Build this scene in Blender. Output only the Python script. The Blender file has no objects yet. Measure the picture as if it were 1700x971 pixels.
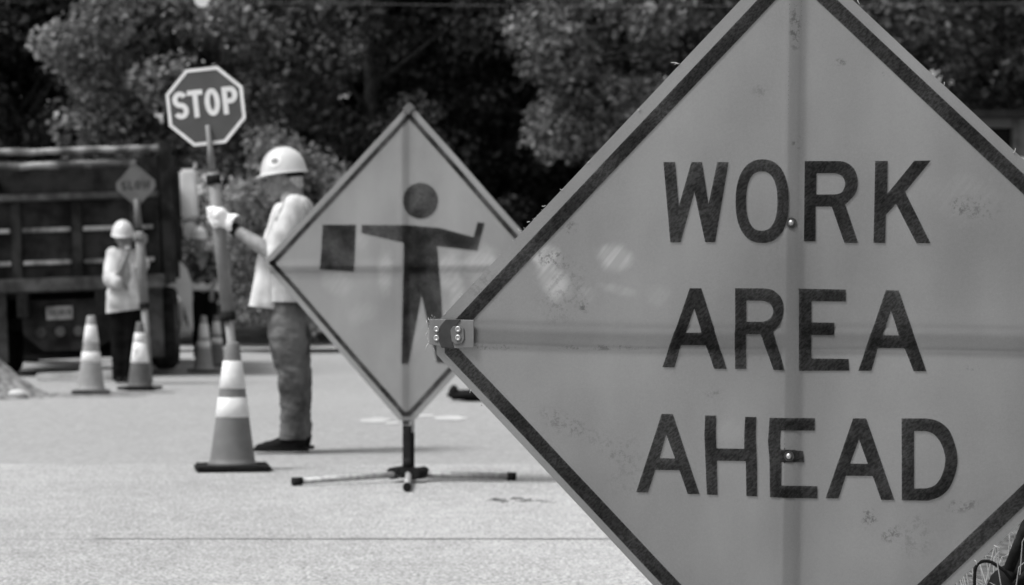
import bpy, bmesh, math, random
import numpy as np
from mathutils import Vector, Matrix, noise as mnoise

# ------------------------------------------------------------------ camera
F = 4000.0            # focal length in photo pixels (1700 wide)
CX, HY = 850.0, 493.0 # vertical axis and horizon of the photo
H = 0.93              # camera height
R = math.radians
sc = bpy.context.scene
col = sc.collection
cam_d = bpy.data.cameras.new('camera')
cam = bpy.data.objects.new('camera', cam_d); col.objects.link(cam)
cam.location = (0, 0, H); cam.rotation_euler = (R(90), 0, 0)
cam_d.sensor_width = 36.0; cam_d.lens = F/1700*36.0
cam_d.shift_y = 7.5/1700
cam_d.clip_start = 0.1; cam_d.clip_end = 2000
cam_d.dof.use_dof = True; cam_d.dof.focus_distance = 5.0
cam_d.dof.aperture_fstop = 7.0; cam_d.dof.aperture_blades = 0
sc.camera = cam

# ------------------------------------------------------------------ light
SUN_EL, SUN_AZ = 60.0, 112.0      # azimuth counted from +Y towards -X
SUN_DIR = Vector((-math.sin(R(SUN_AZ))*math.cos(R(SUN_EL)), math.cos(R(SUN_AZ))*math.cos(R(SUN_EL)), math.sin(R(SUN_EL))))
w = bpy.data.worlds.new('World'); sc.world = w; w.use_nodes = True
wn = w.node_tree; wn.nodes.clear()
sky = wn.nodes.new('ShaderNodeTexSky'); sky.sky_type = 'NISHITA'; sky.sun_disc = False
sky.sun_elevation = R(SUN_EL); sky.sun_rotation = R(-SUN_AZ)
sky.air_density = 1.0; sky.dust_density = 4.0
bw = wn.nodes.new('ShaderNodeRGBToBW'); bg = wn.nodes.new('ShaderNodeBackground'); bg.inputs[1].default_value = 0.15
wo = wn.nodes.new('ShaderNodeOutputWorld')
wn.links.new(sky.outputs[0], bw.inputs[0]); wn.links.new(bw.outputs[0], bg.inputs[0]); wn.links.new(bg.outputs[0], wo.inputs[0])
sl = bpy.data.lights.new('sun', 'SUN'); sl.energy = 2.2; sl.angle = R(14); sl.color = (1, 1, 1)
so = bpy.data.objects.new('sun', sl); col.objects.link(so)
so.rotation_euler = (-SUN_DIR).to_track_quat('-Z', 'Y').to_euler(); so.location = (-20, 5, 30)
sc.view_settings.view_transform = 'Standard'; sc.view_settings.look = 'None'
sc.view_settings.exposure = 0.56; sc.view_settings.gamma = 1.0
sc.cycles.use_denoising = True
sc.cycles.max_bounces = 6; sc.cycles.transparent_max_bounces = 4

rnd = random.Random(7)

# ------------------------------------------------------------------ helpers
def at(x, y, d):
    return Vector(((x-CX)/F*d, d, H-(y-HY)/F*d))

def tag(o, label=None, cat=None, group=None, kind=None):
    if label: o['label'] = label
    if cat: o['category'] = cat
    if group: o['group'] = group
    if kind: o['kind'] = kind
    return o

def link(o, parent=None):
    col.objects.link(o)
    if parent is not None: o.parent = parent
    return o

def empty(name, loc, rz=0, rot=None):
    o = bpy.data.objects.new(name, None); o.empty_display_size = 0.1
    o.location = loc; o.rotation_euler = rot if rot else (0, 0, rz)
    return link(o)

def dup(root):
    r = root.copy(); col.objects.link(r)
    for ch in root.children:
        c = ch.copy(); col.objects.link(c); c.parent = r
        for g in ch.children:
            d = g.copy(); col.objects.link(d); d.parent = c
    return r

class MB:
    def __init__(s): s.bm = bmesh.new()
    def box(s, c, size, rot=None, bev=0.0):
        m = Matrix.Translation(Vector(c))
        if rot is not None: m = m @ rot.to_4x4()
        b2 = bmesh.new(); bmesh.ops.create_cube(b2, size=1)
        bmesh.ops.scale(b2, vec=Vector(size), verts=b2.verts)
        if bev > 0: bmesh.ops.bevel(b2, geom=b2.edges[:], offset=bev, segments=2, affect='EDGES')
        b2.transform(m); s.merge(b2); return s
    def merge(s, b2):
        me = bpy.data.meshes.new('tmp'); b2.to_mesh(me); b2.free(); s.bm.from_mesh(me); bpy.data.meshes.remove(me)
    def tube(s, pts, rad, seg=10, cap=True):
        pts = [Vector(p) for p in pts]; n = len(pts)
        if not hasattr(rad, '__len__'): rad = [rad]*n
        rings = []; prev = None
        for i, p in enumerate(pts):
            t = (pts[min(i+1, n-1)]-pts[max(i-1, 0)]).normalized()
            if prev is None:
                a = t.orthogonal().normalized()
            else:
                a = (prev-t*prev.dot(t)).normalized()
            prev = a; b = t.cross(a)
            rings.append([s.bm.verts.new(p+(a*math.cos(q)+b*math.sin(q))*rad[i]) for q in [2*math.pi*k/seg for k in range(seg)]])
        for i in range(n-1):
            for k in range(seg):
                f = s.bm.faces.new((rings[i][k], rings[i][(k+1) % seg], rings[i+1][(k+1) % seg], rings[i+1][k])); f.smooth = True
        if cap:
            s.bm.faces.new(rings[0][::-1]); s.bm.faces.new(rings[-1])
        return s
    def lathe(s, prof, c=(0, 0, 0), seg=32, cap=True, mat=None):
        c = Vector(c); rings = []
        for r, z in prof:
            rings.append([s.bm.verts.new(c+Vector((r*math.cos(2*math.pi*k/seg), r*math.sin(2*math.pi*k/seg), z))) for k in range(seg)])
        for i in range(len(prof)-1):
            for k in range(seg):
                f = s.bm.faces.new((rings[i][k], rings[i][(k+1) % seg], rings[i+1][(k+1) % seg], rings[i+1][k])); f.smooth = True
        if cap:
            s.bm.faces.new(rings[0][::-1]); s.bm.faces.new(rings[-1])
        return s
    def ball(s, c, r, sc3=(1, 1, 1), seg=14):
        b2 = bmesh.new(); bmesh.ops.create_uvsphere(b2, u_segments=seg, v_segments=max(6, seg*2//3), radius=r)
        for f in b2.faces: f.smooth = True
        b2.transform(Matrix.Translation(Vector(c)) @ Matrix.Diagonal((*sc3, 1))); s.merge(b2); return s
    def prism(s, poly, y0, y1):          # polygon in x,z, thickness along y
        a = [s.bm.verts.new((p[0], y0, p[1])) for p in poly]; b = [s.bm.verts.new((p[0], y1, p[1])) for p in poly]
        n = len(poly)
        s.bm.faces.new(a); s.bm.faces.new(b[::-1])
        for i in range(n): s.bm.faces.new((a[i], b[i], b[(i+1) % n], a[(i+1) % n]))
        return s
    def build(s, name, mat, parent=None, smooth=None):
        bmesh.ops.recalc_face_normals(s.bm, faces=s.bm.faces)
        me = bpy.data.meshes.new(name); s.bm.to_mesh(me); s.bm.free()
        if smooth:
            for p in me.polygons: p.use_smooth = True
        me.materials.append(mat)
        return link(bpy.data.objects.new(name, me), parent)

# ------------------------------------------------------------------ materials (all grey: a black-and-white photograph)
class NT:
    def __init__(s, name):
        s.m = bpy.data.materials.new(name); s.m.use_nodes = True
        s.t = s.m.node_tree; s.t.nodes.clear(); s.out = s.t.nodes.new('ShaderNodeOutputMaterial')
        s.tc = s.t.nodes.new('ShaderNodeTexCoord')
    def n(s, typ, **kw):
        nd = s.t.nodes.new(typ)
        for k, v in kw.items(): setattr(nd, k, v)
        return nd
    def l(s, a, b): s.t.links.new(a, b)
    def val(s, a, sock):
        if isinstance(a, (int, float)): sock.default_value = a
        elif isinstance(a, tuple): sock.default_value = a
        else: s.l(a, sock)
    def math(s, op, a, b=0.0, c=None, clamp=False):
        nd = s.n('ShaderNodeMath', operation=op); nd.use_clamp = clamp
        s.val(a, nd.inputs[0]); s.val(b, nd.inputs[1])
        if c is not None: s.val(c, nd.inputs[2])
        return nd.outputs[0]
    def noise(s, scale, detail=3, rough=.55, vec=None, sc3=None, rot=None, off=None):
        nd = s.n('ShaderNodeTexNoise'); nd.inputs['Scale'].default_value = scale
        nd.inputs['Detail'].default_value = detail; nd.inputs['Roughness'].default_value = rough
        src = vec or s.tc.outputs['Object']
        if sc3 or rot or off:
            mp = s.n('ShaderNodeMapping')
            if rot: mp.vector_type = 'TEXTURE'
            if sc3: mp.inputs['Scale'].default_value = tuple(1/q for q in sc3) if rot else sc3
            if rot: mp.inputs['Rotation'].default_value = rot
            if off: mp.inputs['Location'].default_value = off
            s.l(src, mp.inputs[0]); src = mp.outputs[0]
        s.l(src, nd.inputs['Vector']); return nd.outputs[0]
    def ramp(s, v, a, b, lo=0.0, hi=1.0, smooth=True):
        nd = s.n('ShaderNodeMapRange'); nd.interpolation_type = 'SMOOTHSTEP' if smooth else 'LINEAR'
        s.val(v, nd.inputs[0]); nd.inputs[1].default_value = a; nd.inputs[2].default_value = b
        nd.inputs[3].default_value = lo; nd.inputs[4].default_value = hi
        return nd.outputs[0]
    def mix(s, f, a, b):
        return s.math('ADD', s.math('MULTIPLY', a, s.math('SUBTRACT', 1.0, f)), s.math('MULTIPLY', b, f))
    def bump(s, h, strength=.3, dist=.01):
        nd = s.n('ShaderNodeBump'); nd.inputs['Strength'].default_value = strength; nd.inputs['Distance'].default_value = dist
        s.l(h, nd.inputs['Height']); return nd.outputs[0]
    def grey(s, v):
        nd = s.n('ShaderNodeCombineColor'); 
        for i in range(3): s.val(v, nd.inputs[i])
        return nd.outputs[0]
    def principled(s, v, rough=.7, spec=.3, metal=0.0, normal=None):
        p = s.n('ShaderNodeBsdfPrincipled'); s.l(s.grey(v), p.inputs['Base Color'])
        s.val(rough, p.inputs['Roughness']); p.inputs['Specular IOR Level'].default_value = spec
        p.inputs['Metallic'].default_value = metal
        if normal is not None: s.l(normal, p.inputs['Normal'])
        return p.outputs[0]
    def cloth(s, v, trans=.4, normal=None):
        g = s.grey(v); d = s.n('ShaderNodeBsdfDiffuse'); t = s.n('ShaderNodeBsdfTranslucent'); mx = s.n('ShaderNodeMixShader')
        s.l(g, d.inputs[0]); s.l(g, t.inputs[0])
        if normal is not None: s.l(normal, d.inputs['Normal']); s.l(normal, t.inputs['Normal'])
        mx.inputs[0].default_value = trans; s.l(d.outputs[0], mx.inputs[1]); s.l(t.outputs[0], mx.inputs[2])
        return mx.outputs[0]
    def done(s, sh): s.l(sh, s.out.inputs[0]); return s.m

def M(name, a, b=None, scale=12, rough=.7, spec=.3, metal=0.0, bump=0.0, bscale=None, detail=4, lo=.35, hi=.65):
    n = NT(name)
    if b is None: b = a*.8
    v = n.ramp(n.noise(scale, detail), lo, hi, b, a)
    nb = n.bump(n.noise(bscale or scale*3, 4), bump, .01) if bump else None
    return n.done(n.principled(v, rough, spec, metal, nb))

m_dark_metal = M('dark_painted_steel', .02, .01, 5, .8, .1, bump=.15)
m_black = M('black_rubber', .016, .009, 30, .85, .1, bump=.2)
m_alu = M('aluminium', .42, .25, 30, .6, .4, .3)
m_steel = M('zinc_steel', .42, .3, 60, .4, .6, .9)
m_white_paint = M('white_paint', .72, .6, 3, .45, .4)
m_helmet = M('helmet_plastic', .58, .52, 8, .35, .45)
m_decal = M('helmet_decal', .22, .16, 60, .5)
m_skin = M('skin', .24, .17, 25, .6, .3, bump=.1)
m_hair = M('grey_hair', .5, .3, 90, .6)
m_shirt = M('white_cotton', .54, .42, 6, .9, .1, bump=.3, bscale=18)
m_vest = M('safety_vest', .62, .5, 8, .85, .1, bump=.3, bscale=20)
m_vest_band = M('reflective_band', .3, .22, 20, .5, .3)
m_glove = M('white_glove', .78, .68, 18, .9, .1, bump=.3, bscale=60)
m_boot = M('black_leather', .012, .006, 20, .8, .06, bump=.2)
m_trousers = M('black_trousers', .008, .005, 8, .95, .03, bump=.2)
m_dark_shirt = M('dark_patterned_shirt', .14, .02, 9, .9, .1, lo=.45, hi=.56)
m_wood = M('bare_timber', .45, .33, 4, .8, .2, bump=.2)
m_soil = M('dry_soil', .3, .1, 9, .95, .1, bump=.9, bscale=14, detail=8)
m_sand = M('pale_sand', .46, .34, 3, .95, .1)
m_pole = M('paddle_pole', .2, .15, 8, .6, .3)
m_red = M('sign_red', .085, .07, 5, .5, .35)
m_signwhite = M('sign_white', .76, .68, 10, .5, .35)
m_slow = M('sign_orange', .115, .09, 6, .55, .3)
m_ink = M('sign_black', .03, .02, 40, .6, .3)
m_cone = M('cone_orange', .16, .125, 6, .6, .3)
m_cone_pale = M('cone_faded_orange', .3, .24, 6, .65, .3)
m_cone_dark = M('cone_dull_orange', .11, .08, 8, .65, .3)
m_collar = M('cone_collar', .7, .6, 14, .5, .3)
m_collar_dirty = M('cone_collar_scuffed', .8, .35, 7, .5, .3, detail=5, lo=.35, hi=.5)
m_bark = M('bark', .05, .02, 9, .95, .1, bump=.8, bscale=14)
m_truck_rail = M('scraped_steel', .3, .06, 3, .55, .4, .2, detail=6, lo=.4, hi=.6)
m_truck_body = M('dump_body_paint', .032, .008, 3.5, .8, .1, bump=.2, detail=7)
m_truck_beam = M('dusty_steel', .085, .03, 4, .8, .2, bump=.2, detail=7)
m_tyre = M('tyre', .02, .01, 10, .9, .05)
m_glass = M('dark_glass', .006, .004, 3, .5, .1)
m_pocket = M('pocket_vinyl', .155, .12, 20, .5, .3)
m_gravel = M('shoulder_gravel', .15, .03, 22, .95, .1, bump=.8, bscale=60, detail=7)
m_cable = M('cable', .22, .16, 3, .6)
m_wall = M('house_wall', .12, .09, 2, .8)
m_trim = M('house_trim', .5, .45, 3, .6)
m_thread = M('thread', .5, .35, 30, .8)
m_bag = M('black_canvas', .012, .006, 12, .9, .06, bump=.4)
m_grass_dry = M('dry_grass', .5, .3, 4, .9, .1)

def jeans_mat():
    n = NT('faded_denim')
    v = n.ramp(n.noise(4.5, 5, .6), .34, .66, .035, .16)
    f = n.noise(160, 2)
    return n.done(n.principled(n.mix(.25, v, n.math('MULTIPLY', f, .12)), .9, .1, normal=n.bump(n.noise(26, 5), .35, .015)))
m_jeans = jeans_mat()

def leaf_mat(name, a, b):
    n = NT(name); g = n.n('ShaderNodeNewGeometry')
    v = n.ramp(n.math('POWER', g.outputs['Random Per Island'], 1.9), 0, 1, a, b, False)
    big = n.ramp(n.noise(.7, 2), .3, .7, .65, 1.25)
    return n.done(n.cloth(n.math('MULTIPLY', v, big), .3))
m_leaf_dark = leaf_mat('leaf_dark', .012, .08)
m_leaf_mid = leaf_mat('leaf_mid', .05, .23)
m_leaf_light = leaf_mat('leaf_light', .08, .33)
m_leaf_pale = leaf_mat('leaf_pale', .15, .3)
m_leaf_blossom = leaf_mat('white_blossom', .2, .85)

def concrete(name, a, b, fine, bumpy):
    n = NT(name)
    big = n.noise(.35, 4, .6, sc3=(1, .5, 1)); mid = n.noise(6, 5, .65); sp = n.noise(fine, 2, .7)
    sp2 = n.noise(fine*.4, 3, .7, off=(9, 4, 0))
    v = n.math('ADD', n.math('MULTIPLY', n.ramp(big, .3, .7, -.5, .5), .35), n.math('ADD', n.math('MULTIPLY', n.ramp(mid, .3, .7, -.5, .5), .25), n.math('ADD', n.math('MULTIPLY', n.ramp(sp2, .35, .65, -.5, .5), .45), n.math('MULTIPLY', n.ramp(sp, .4, .6, -.5, .5), 1.0))))
    v = n.ramp(v, -.85, .85, b, a, False)
    st = n.ramp(n.noise(1.3, 6, .7, off=(2, 8, 0)), .6, .72)
    v = n.math('MULTIPLY', v, n.math('SUBTRACT', 1.0, n.math('MULTIPLY', st, .13)))
    pit = n.ramp(n.noise(9, 1, .4, off=(7, 3, 0)), .7, .78)
    v = n.mix(n.math('MULTIPLY', pit, .3), v, .12)
    return n.done(n.principled(v, .9, .15, normal=n.bump(sp, bumpy, .006)))
m_slab = concrete('speckled_concrete', .5, .11, 72, .7)
m_road = concrete('worn_road', .32, .2, 30, .25)
m_path = concrete('pale_path', .42, .32, 20, .2)
m_joint = M('joint_filler', .12, .06, 6, .9)
m_earth = M('verge_earth', .1, .05, 3, .95, .1, bump=.6)

def spots(n, items):
    """sum of soft ellipses in the sign's own plane: (u, z, ru, rz, rot, softness, strength)"""
    tot = None
    for (u, z, ru, rz, rot, k) in items:
        mp = n.n('ShaderNodeMapping'); mp.vector_type = 'TEXTURE'
        mp.inputs['Location'].default_value = (u, 0, z); mp.inputs['Rotation'].default_value = (0, rot, 0)
        mp.inputs['Scale'].default_value = (ru, 50, rz)
        n.l(n.tc.outputs['Object'], mp.inputs[0])
        ln = n.n('ShaderNodeVectorMath', operation='LENGTH'); n.l(mp.outputs[0], ln.inputs[0])
        e = n.math('ADD', ln.outputs['Value'], n.math('MULTIPLY', n.math('SUBTRACT', n.noise(22, 2), .5), .7))
        v = n.ramp(e, .45, 1.25, k, 0.0)
        tot = v if tot is None else n.math('ADD', tot, v)
    return n.math('MINIMUM', tot, 1.0) if tot is not None else 0.0

def fabric(name, base, sun_dapple, smudges, trans, streak=.2):
    n = NT(name)
    soft = n.ramp(n.noise(2.6, 4, .5, sc3=(1, 1, .6)), .25, .75); fine = n.noise(150, 2, .7)
    vs = n.noise(9, 3, .6, sc3=(1, 1, .07), off=(5, 0, 2)); gr = n.noise(420, 1, .5)
    v = n.math('MULTIPLY', base, n.math('ADD', 1-streak-.06-.13, n.math('ADD', n.math('ADD', n.math('MULTIPLY', soft, streak*2), n.math('MULTIPLY', vs, .10)), n.math('ADD', n.math('MULTIPLY', fine, .14), n.math('MULTIPLY', gr, .14)))))
    weave = n.noise(230, 1, .4, sc3=(1, 1, .35), rot=(0, R(38), 0))
    if sun_dapple:
        b = spots(n, sun_dapple)  # dappled sunlight painted into the base colour as paler ellipses
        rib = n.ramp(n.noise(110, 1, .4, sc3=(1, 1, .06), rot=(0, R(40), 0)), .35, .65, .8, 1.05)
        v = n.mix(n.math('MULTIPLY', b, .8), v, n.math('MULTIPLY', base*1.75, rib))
    if smudges:
        s = spots(n, smudges)
        sp = n.ramp(n.noise(60, 7, .8), .49, .58)
        v = n.mix(n.math('MULTIPLY', n.math('MULTIPLY', s, sp), .55), v, .05)
    fl = n.ramp(n.noise(30, 6, .7, off=(3, 0, 9)), .72, .78)
    v = n.mix(n.math('MULTIPLY', fl, .5), v, .09)
    scr = n.ramp(n.noise(9, 3, .6, sc3=(1, 1, .12), rot=(0, R(25), 0), off=(1, 0, 4)), .7, .73)
    v = n.mix(n.math('MULTIPLY', scr, .2), v, .1)
    return n.done(n.cloth(v, trans, n.bump(weave, .12, .002)))

def ink_fabric(name, refl, ta, tb):
    n = NT(name)
    v = n.ramp(n.noise(6, 4), .3, .7, tb, ta)
    wv = n.noise(240, 2, .6, sc3=(1, 1, .5), rot=(0, R(48), 0))
    k = n.ramp(wv, .3, .7, .65, 1.4)
    d = n.n('ShaderNodeBsdfDiffuse'); t = n.n('ShaderNodeBsdfTranslucent'); ad = n.n('ShaderNodeAddShader')
    n.l(n.grey(n.math('MULTIPLY', refl, k)), d.inputs[0]); n.l(n.grey(n.math('MULTIPLY', v, k)), t.inputs[0])
    n.l(d.outputs[0], ad.inputs[0]); n.l(t.outputs[0], ad.inputs[1])
    return n.done(ad.outputs[0])

# ------------------------------------------------------------------ ground
def sheet(name, x0, x1, y0, y1, z, mat, nx=1, ny=1, f=None, thick=0):
    bm = bmesh.new(); vs = []
    for j in range(ny+1):
        for i in range(nx+1):
            x = x0+(x1-x0)*i/nx; y = y0+(y1-y0)*j/ny
            vs.append(bm.verts.new((x, y, z+(f(x, y) if f else 0))))
    for j in range(ny):
        for i in range(nx):
            a = j*(nx+1)+i
            fc = bm.faces.new((vs[a], vs[a+1], vs[a+nx+2], vs[a+nx+1])); fc.smooth = True
    me = bpy.data.meshes.new(name); bm.to_mesh(me); bm.free(); me.materials.append(mat)
    return tag(link(bpy.data.objects.new(name, me)), kind='structure')
sheet('ground', -400, 400, -60, 1200, -.02, m_earth)
sheet('road', -40, 40, -12, 43, -.012, m_road)
sheet('concrete_slab', -40, 40, -12, 9.245, 0, m_slab)
sheet('concrete_slab', -40, 40, 9.255, 13.42, 0, m_slab)
sheet('pavement', -40, 40, 41.5, 45.5, .03, m_path)
b = MB()
for y0, wd in ((9.25, .022),):
    xs = np.linspace(-1.6, 8, 160)
    top = [b.bm.verts.new((x, y0+wd/2+.006*mnoise.noise(Vector((x*2, y0, 0)))-0.002, .003)) for x in xs]
    bot = [b.bm.verts.new((x, y0-wd/2+.006*mnoise.noise(Vector((x*2, y0, 5))), .003)) for x in xs]
    for i in range(159): b.bm.faces.new((bot[i], bot[i+1], top[i+1], top[i]))
tag(b.build('pavement_joint', m_joint), kind='structure')
def bank(x, y):
    t = max(0, min(1, (y-45.5)/4)); return t*.55+.10*t*mnoise.noise(Vector((x*.6, y*.6, 1)))+.04*t*mnoise.noise(Vector((x*2, y*2, 1)))
sheet('verge', -60, 60, 45.4, 75, .02, m_earth, 160, 60, bank)
sheet('gravel_shoulder', 1.38, 30, 3, 13.2, .006, m_gravel)
def patch(name, c, rx, ry, z, mat, seed):
    b = MB(); n = 40; rr = random.Random(seed)
    vs = []
    for k in range(n):
        a = 2*math.pi*k/n; q = 1+.35*mnoise.noise(Vector((math.cos(a)*1.8, math.sin(a)*1.8, seed)))
        vs.append(b.bm.verts.new((c.x+rx*q*math.cos(a), c.y+ry*q*math.sin(a), z)))
    b.bm.faces.new(vs)
    return b.build(name, mat)
for i, (x, y, rx, ry) in enumerate(((622, 695, .12, .35), (745, 692, .13, .4), (700, 688, .1, .2), (650, 700, .06, .15))):
    p = at(x, y, F*H/(y-HY)); o = patch('sand_spill', p, rx, ry, -.008, m_sand, i+3); tag(o, kind='structure')
for i, (x, y, rx, ry) in enumerate(((100, 655, .9, .25), (30, 652, .6, .4), (205, 650, .5, .12))):
    p = at(x, y, F*H/(y-HY)); o = patch('soil_spill', p, rx, ry, -.008+.001*i, m_soil, i+13); tag(o, kind='structure')

# ------------------------------------------------------------------ trees
def leaves(name, pts, nrm, size, mat, parent, seed):
    rs = np.random.RandomState(seed); n = len(pts)
    v = rs.normal(size=(n, 3)); nr = nrm+v*.75; nr /= np.linalg.norm(nr, axis=1)[:, None]+1e-9
    t = rs.normal(size=(n, 3)); t -= nr*(t*nr).sum(1)[:, None]; t /= np.linalg.norm(t, axis=1)[:, None]+1e-9
    b = np.cross(nr, t); s = (size*rs.uniform(.6, 1.35, n))[:, None]
    V = np.empty((n, 4, 3)); V[:, 0] = pts-t*s*.62; V[:, 1] = pts+b*s*.36+nr*s*.08; V[:, 2] = pts+t*s*.62; V[:, 3] = pts-b*s*.36+nr*s*.08
    me = bpy.data.meshes.new(name); me.vertices.add(n*4); me.vertices.foreach_set('co', V.reshape(-1))
    me.loops.add(n*4); me.loops.foreach_set('vertex_index', np.arange(n*4, dtype=np.int32))
    me.polygons.add(n); me.polygons.foreach_set('loop_start', np.arange(0, n*4, 4, dtype=np.int32))
    me.update(calc_edges=True); me.materials.append(mat)
    return link(bpy.data.objects.new(name, me), parent)

def clump_points(rs, centers, radii, per):
    P = []; N = []
    for c, r in zip(centers, radii):
        n = int(per*r*r); d = rs.normal(size=(n, 3)); d /= np.linalg.norm(d, axis=1)[:, None]
        q = r*rs.uniform(.35, 1.0, n)**.5
        e = d*q[:, None]*np.array([1, 1, .72])
        P.append(c+e); nn = d*.8+np.array([0, 0, .55]); N.append(nn)
    return np.concatenate(P), np.concatenate(N)

def tree(label, cat, name, base, height, crown_c, crown_r, nclump, cr, per, size, mat, seed, group=None, trunk_r=.16, skip=None):
    rs = np.random.RandomState(seed)
    root = empty(name, base); tag(root, label, cat, group)
    cc = np.array(crown_c); crr = np.array(crown_r)
    C = []
    while len(C) < nclump:
        d = rs.normal(size=3); d /= np.linalg.norm(d)
        p = cc+d*crr*rs.uniform(.35, 1)**.6
        if p[2] < .35: continue
        if skip and skip(p[0]+base[0], p[1]+base[1], p[2]): continue
        C.append(p)
    nclump2 = nclump; rad = rs.uniform(cr*.45, cr*1.35, nclump)
    P, N = clump_points(rs, C, rad, per*1.7); size = size*.78; P = P+rs.normal(size=P.shape)*.05
    if skip:
        keep = np.array([not skip(p[0]+base[0], p[1]+base[1], p[2]) for p in P]); P = P[keep]; N = N[keep]
    leaves('crown', P, N, size, mat, root, seed)
    b = MB(); zt = cc[2]+crr[2]*.4
    path = [Vector((0, 0, -.1))]+[Vector((cc[0]*t*t+.12*rs.normal(), cc[1]*t*t+.12*rs.normal(), zt*t)) for t in (.25, .5, .75, 1)]
    b.tube(path, [trunk_r*1.25, trunk_r, trunk_r*.85, trunk_r*.6, trunk_r*.25], 9)
    b.build('trunk', m_bark, root)
    lb = MB()
    for k in range(min(9, nclump)):
        e = Vector(C[k*(nclump//min(9, nclump))]); q = path[2]+(path[4]-path[2])*rs.uniform(0, .7)
        md = (q+e)/2+Vector(rs.normal(size=3)*.15)
        lb.tube([q, md, e], [trunk_r*.4, trunk_r*.25, .02], 6)
    lb.build('limb', m_bark, root)
    return root
TG = 'trees across the road'
def gap(x, y, z):                       # where the sky shows between two crowns
    px = CX+F*x/y; py = HY-(z-H)*F/y
    return any(((px-a)/c)**2+((py-b)/e)**2 < 1 for a, b, c, e in ((336, 19, 17, 23), (297, -1, 17, 11), (320, 1, 9, 12), (356, -2, 15, 9)))
def X(px, d): return (px-CX)/F*d
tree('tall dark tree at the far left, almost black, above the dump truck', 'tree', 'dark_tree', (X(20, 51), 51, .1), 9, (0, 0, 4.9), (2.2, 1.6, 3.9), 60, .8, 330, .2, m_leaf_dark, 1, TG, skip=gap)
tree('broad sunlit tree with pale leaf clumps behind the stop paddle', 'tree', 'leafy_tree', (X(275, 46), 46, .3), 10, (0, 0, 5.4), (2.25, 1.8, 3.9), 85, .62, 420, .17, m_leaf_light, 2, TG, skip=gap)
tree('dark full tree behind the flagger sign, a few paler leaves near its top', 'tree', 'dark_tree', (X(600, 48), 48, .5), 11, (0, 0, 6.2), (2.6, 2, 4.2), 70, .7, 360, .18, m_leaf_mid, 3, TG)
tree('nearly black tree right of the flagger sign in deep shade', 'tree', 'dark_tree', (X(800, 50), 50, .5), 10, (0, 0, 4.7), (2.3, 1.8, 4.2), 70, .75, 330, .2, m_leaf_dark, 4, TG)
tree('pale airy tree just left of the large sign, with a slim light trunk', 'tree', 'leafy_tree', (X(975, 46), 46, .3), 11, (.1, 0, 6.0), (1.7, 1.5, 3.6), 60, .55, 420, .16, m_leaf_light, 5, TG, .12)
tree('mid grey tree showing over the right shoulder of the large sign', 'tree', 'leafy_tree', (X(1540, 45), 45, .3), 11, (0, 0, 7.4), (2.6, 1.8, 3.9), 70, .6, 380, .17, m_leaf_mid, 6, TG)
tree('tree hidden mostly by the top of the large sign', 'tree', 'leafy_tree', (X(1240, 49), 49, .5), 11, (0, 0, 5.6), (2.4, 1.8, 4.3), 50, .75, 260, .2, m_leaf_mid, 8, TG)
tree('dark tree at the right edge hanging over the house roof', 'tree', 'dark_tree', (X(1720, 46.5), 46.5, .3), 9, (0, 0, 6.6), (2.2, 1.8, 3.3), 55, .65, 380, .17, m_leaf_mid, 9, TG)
SG = 'shrubs along the verge'
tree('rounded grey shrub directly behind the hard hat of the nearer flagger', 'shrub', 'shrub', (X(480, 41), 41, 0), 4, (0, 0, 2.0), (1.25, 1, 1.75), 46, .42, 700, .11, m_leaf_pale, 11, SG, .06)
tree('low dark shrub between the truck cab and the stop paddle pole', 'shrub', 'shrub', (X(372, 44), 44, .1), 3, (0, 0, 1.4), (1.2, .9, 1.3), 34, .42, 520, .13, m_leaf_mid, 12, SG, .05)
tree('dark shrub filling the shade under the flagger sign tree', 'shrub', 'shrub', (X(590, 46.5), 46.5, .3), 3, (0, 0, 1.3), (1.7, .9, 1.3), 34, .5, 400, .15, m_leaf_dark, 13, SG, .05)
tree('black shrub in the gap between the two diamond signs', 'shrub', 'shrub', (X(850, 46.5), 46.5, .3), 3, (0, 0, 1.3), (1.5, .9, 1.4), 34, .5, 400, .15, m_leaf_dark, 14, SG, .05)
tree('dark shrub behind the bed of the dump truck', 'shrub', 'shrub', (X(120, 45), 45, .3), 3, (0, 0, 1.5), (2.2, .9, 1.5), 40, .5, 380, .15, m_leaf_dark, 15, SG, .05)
tree('flowering shrub with white blossom clusters between truck and paddle pole', 'shrub', 'flowering_shrub', (X(334, 42.5), 42.5, .1), 3, (0, 0, 2.1), (.32, .4, 1.0), 13, .2, 420, .11, m_leaf_blossom, 18, SG, .04)
# the wood behind, one mass
def wood():
    rs = np.random.RandomState(21); C = []; rad = []
    for i in range(900):
        x = rs.uniform(-24, 24); y = rs.uniform(54, 60); z = rs.uniform(.6, 13.5)
        r = rs.uniform(.9, 1.5)
        px = CX+F*x/y; py = HY-(z-H)*F/y
        if 262 < px < 400 and py < 75: continue
        C.append(np.array([x, y, z])); rad.append(r)
    P, N = clump_points(rs, C, rad, 95)
    keep = np.array([not gap(*p) for p in P]); P = P[keep]; N = N[keep]
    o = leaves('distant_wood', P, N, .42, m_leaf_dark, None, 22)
    tag(o, 'dark wood closing the view behind the roadside trees', 'wood', kind='stuff')
wood()

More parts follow.
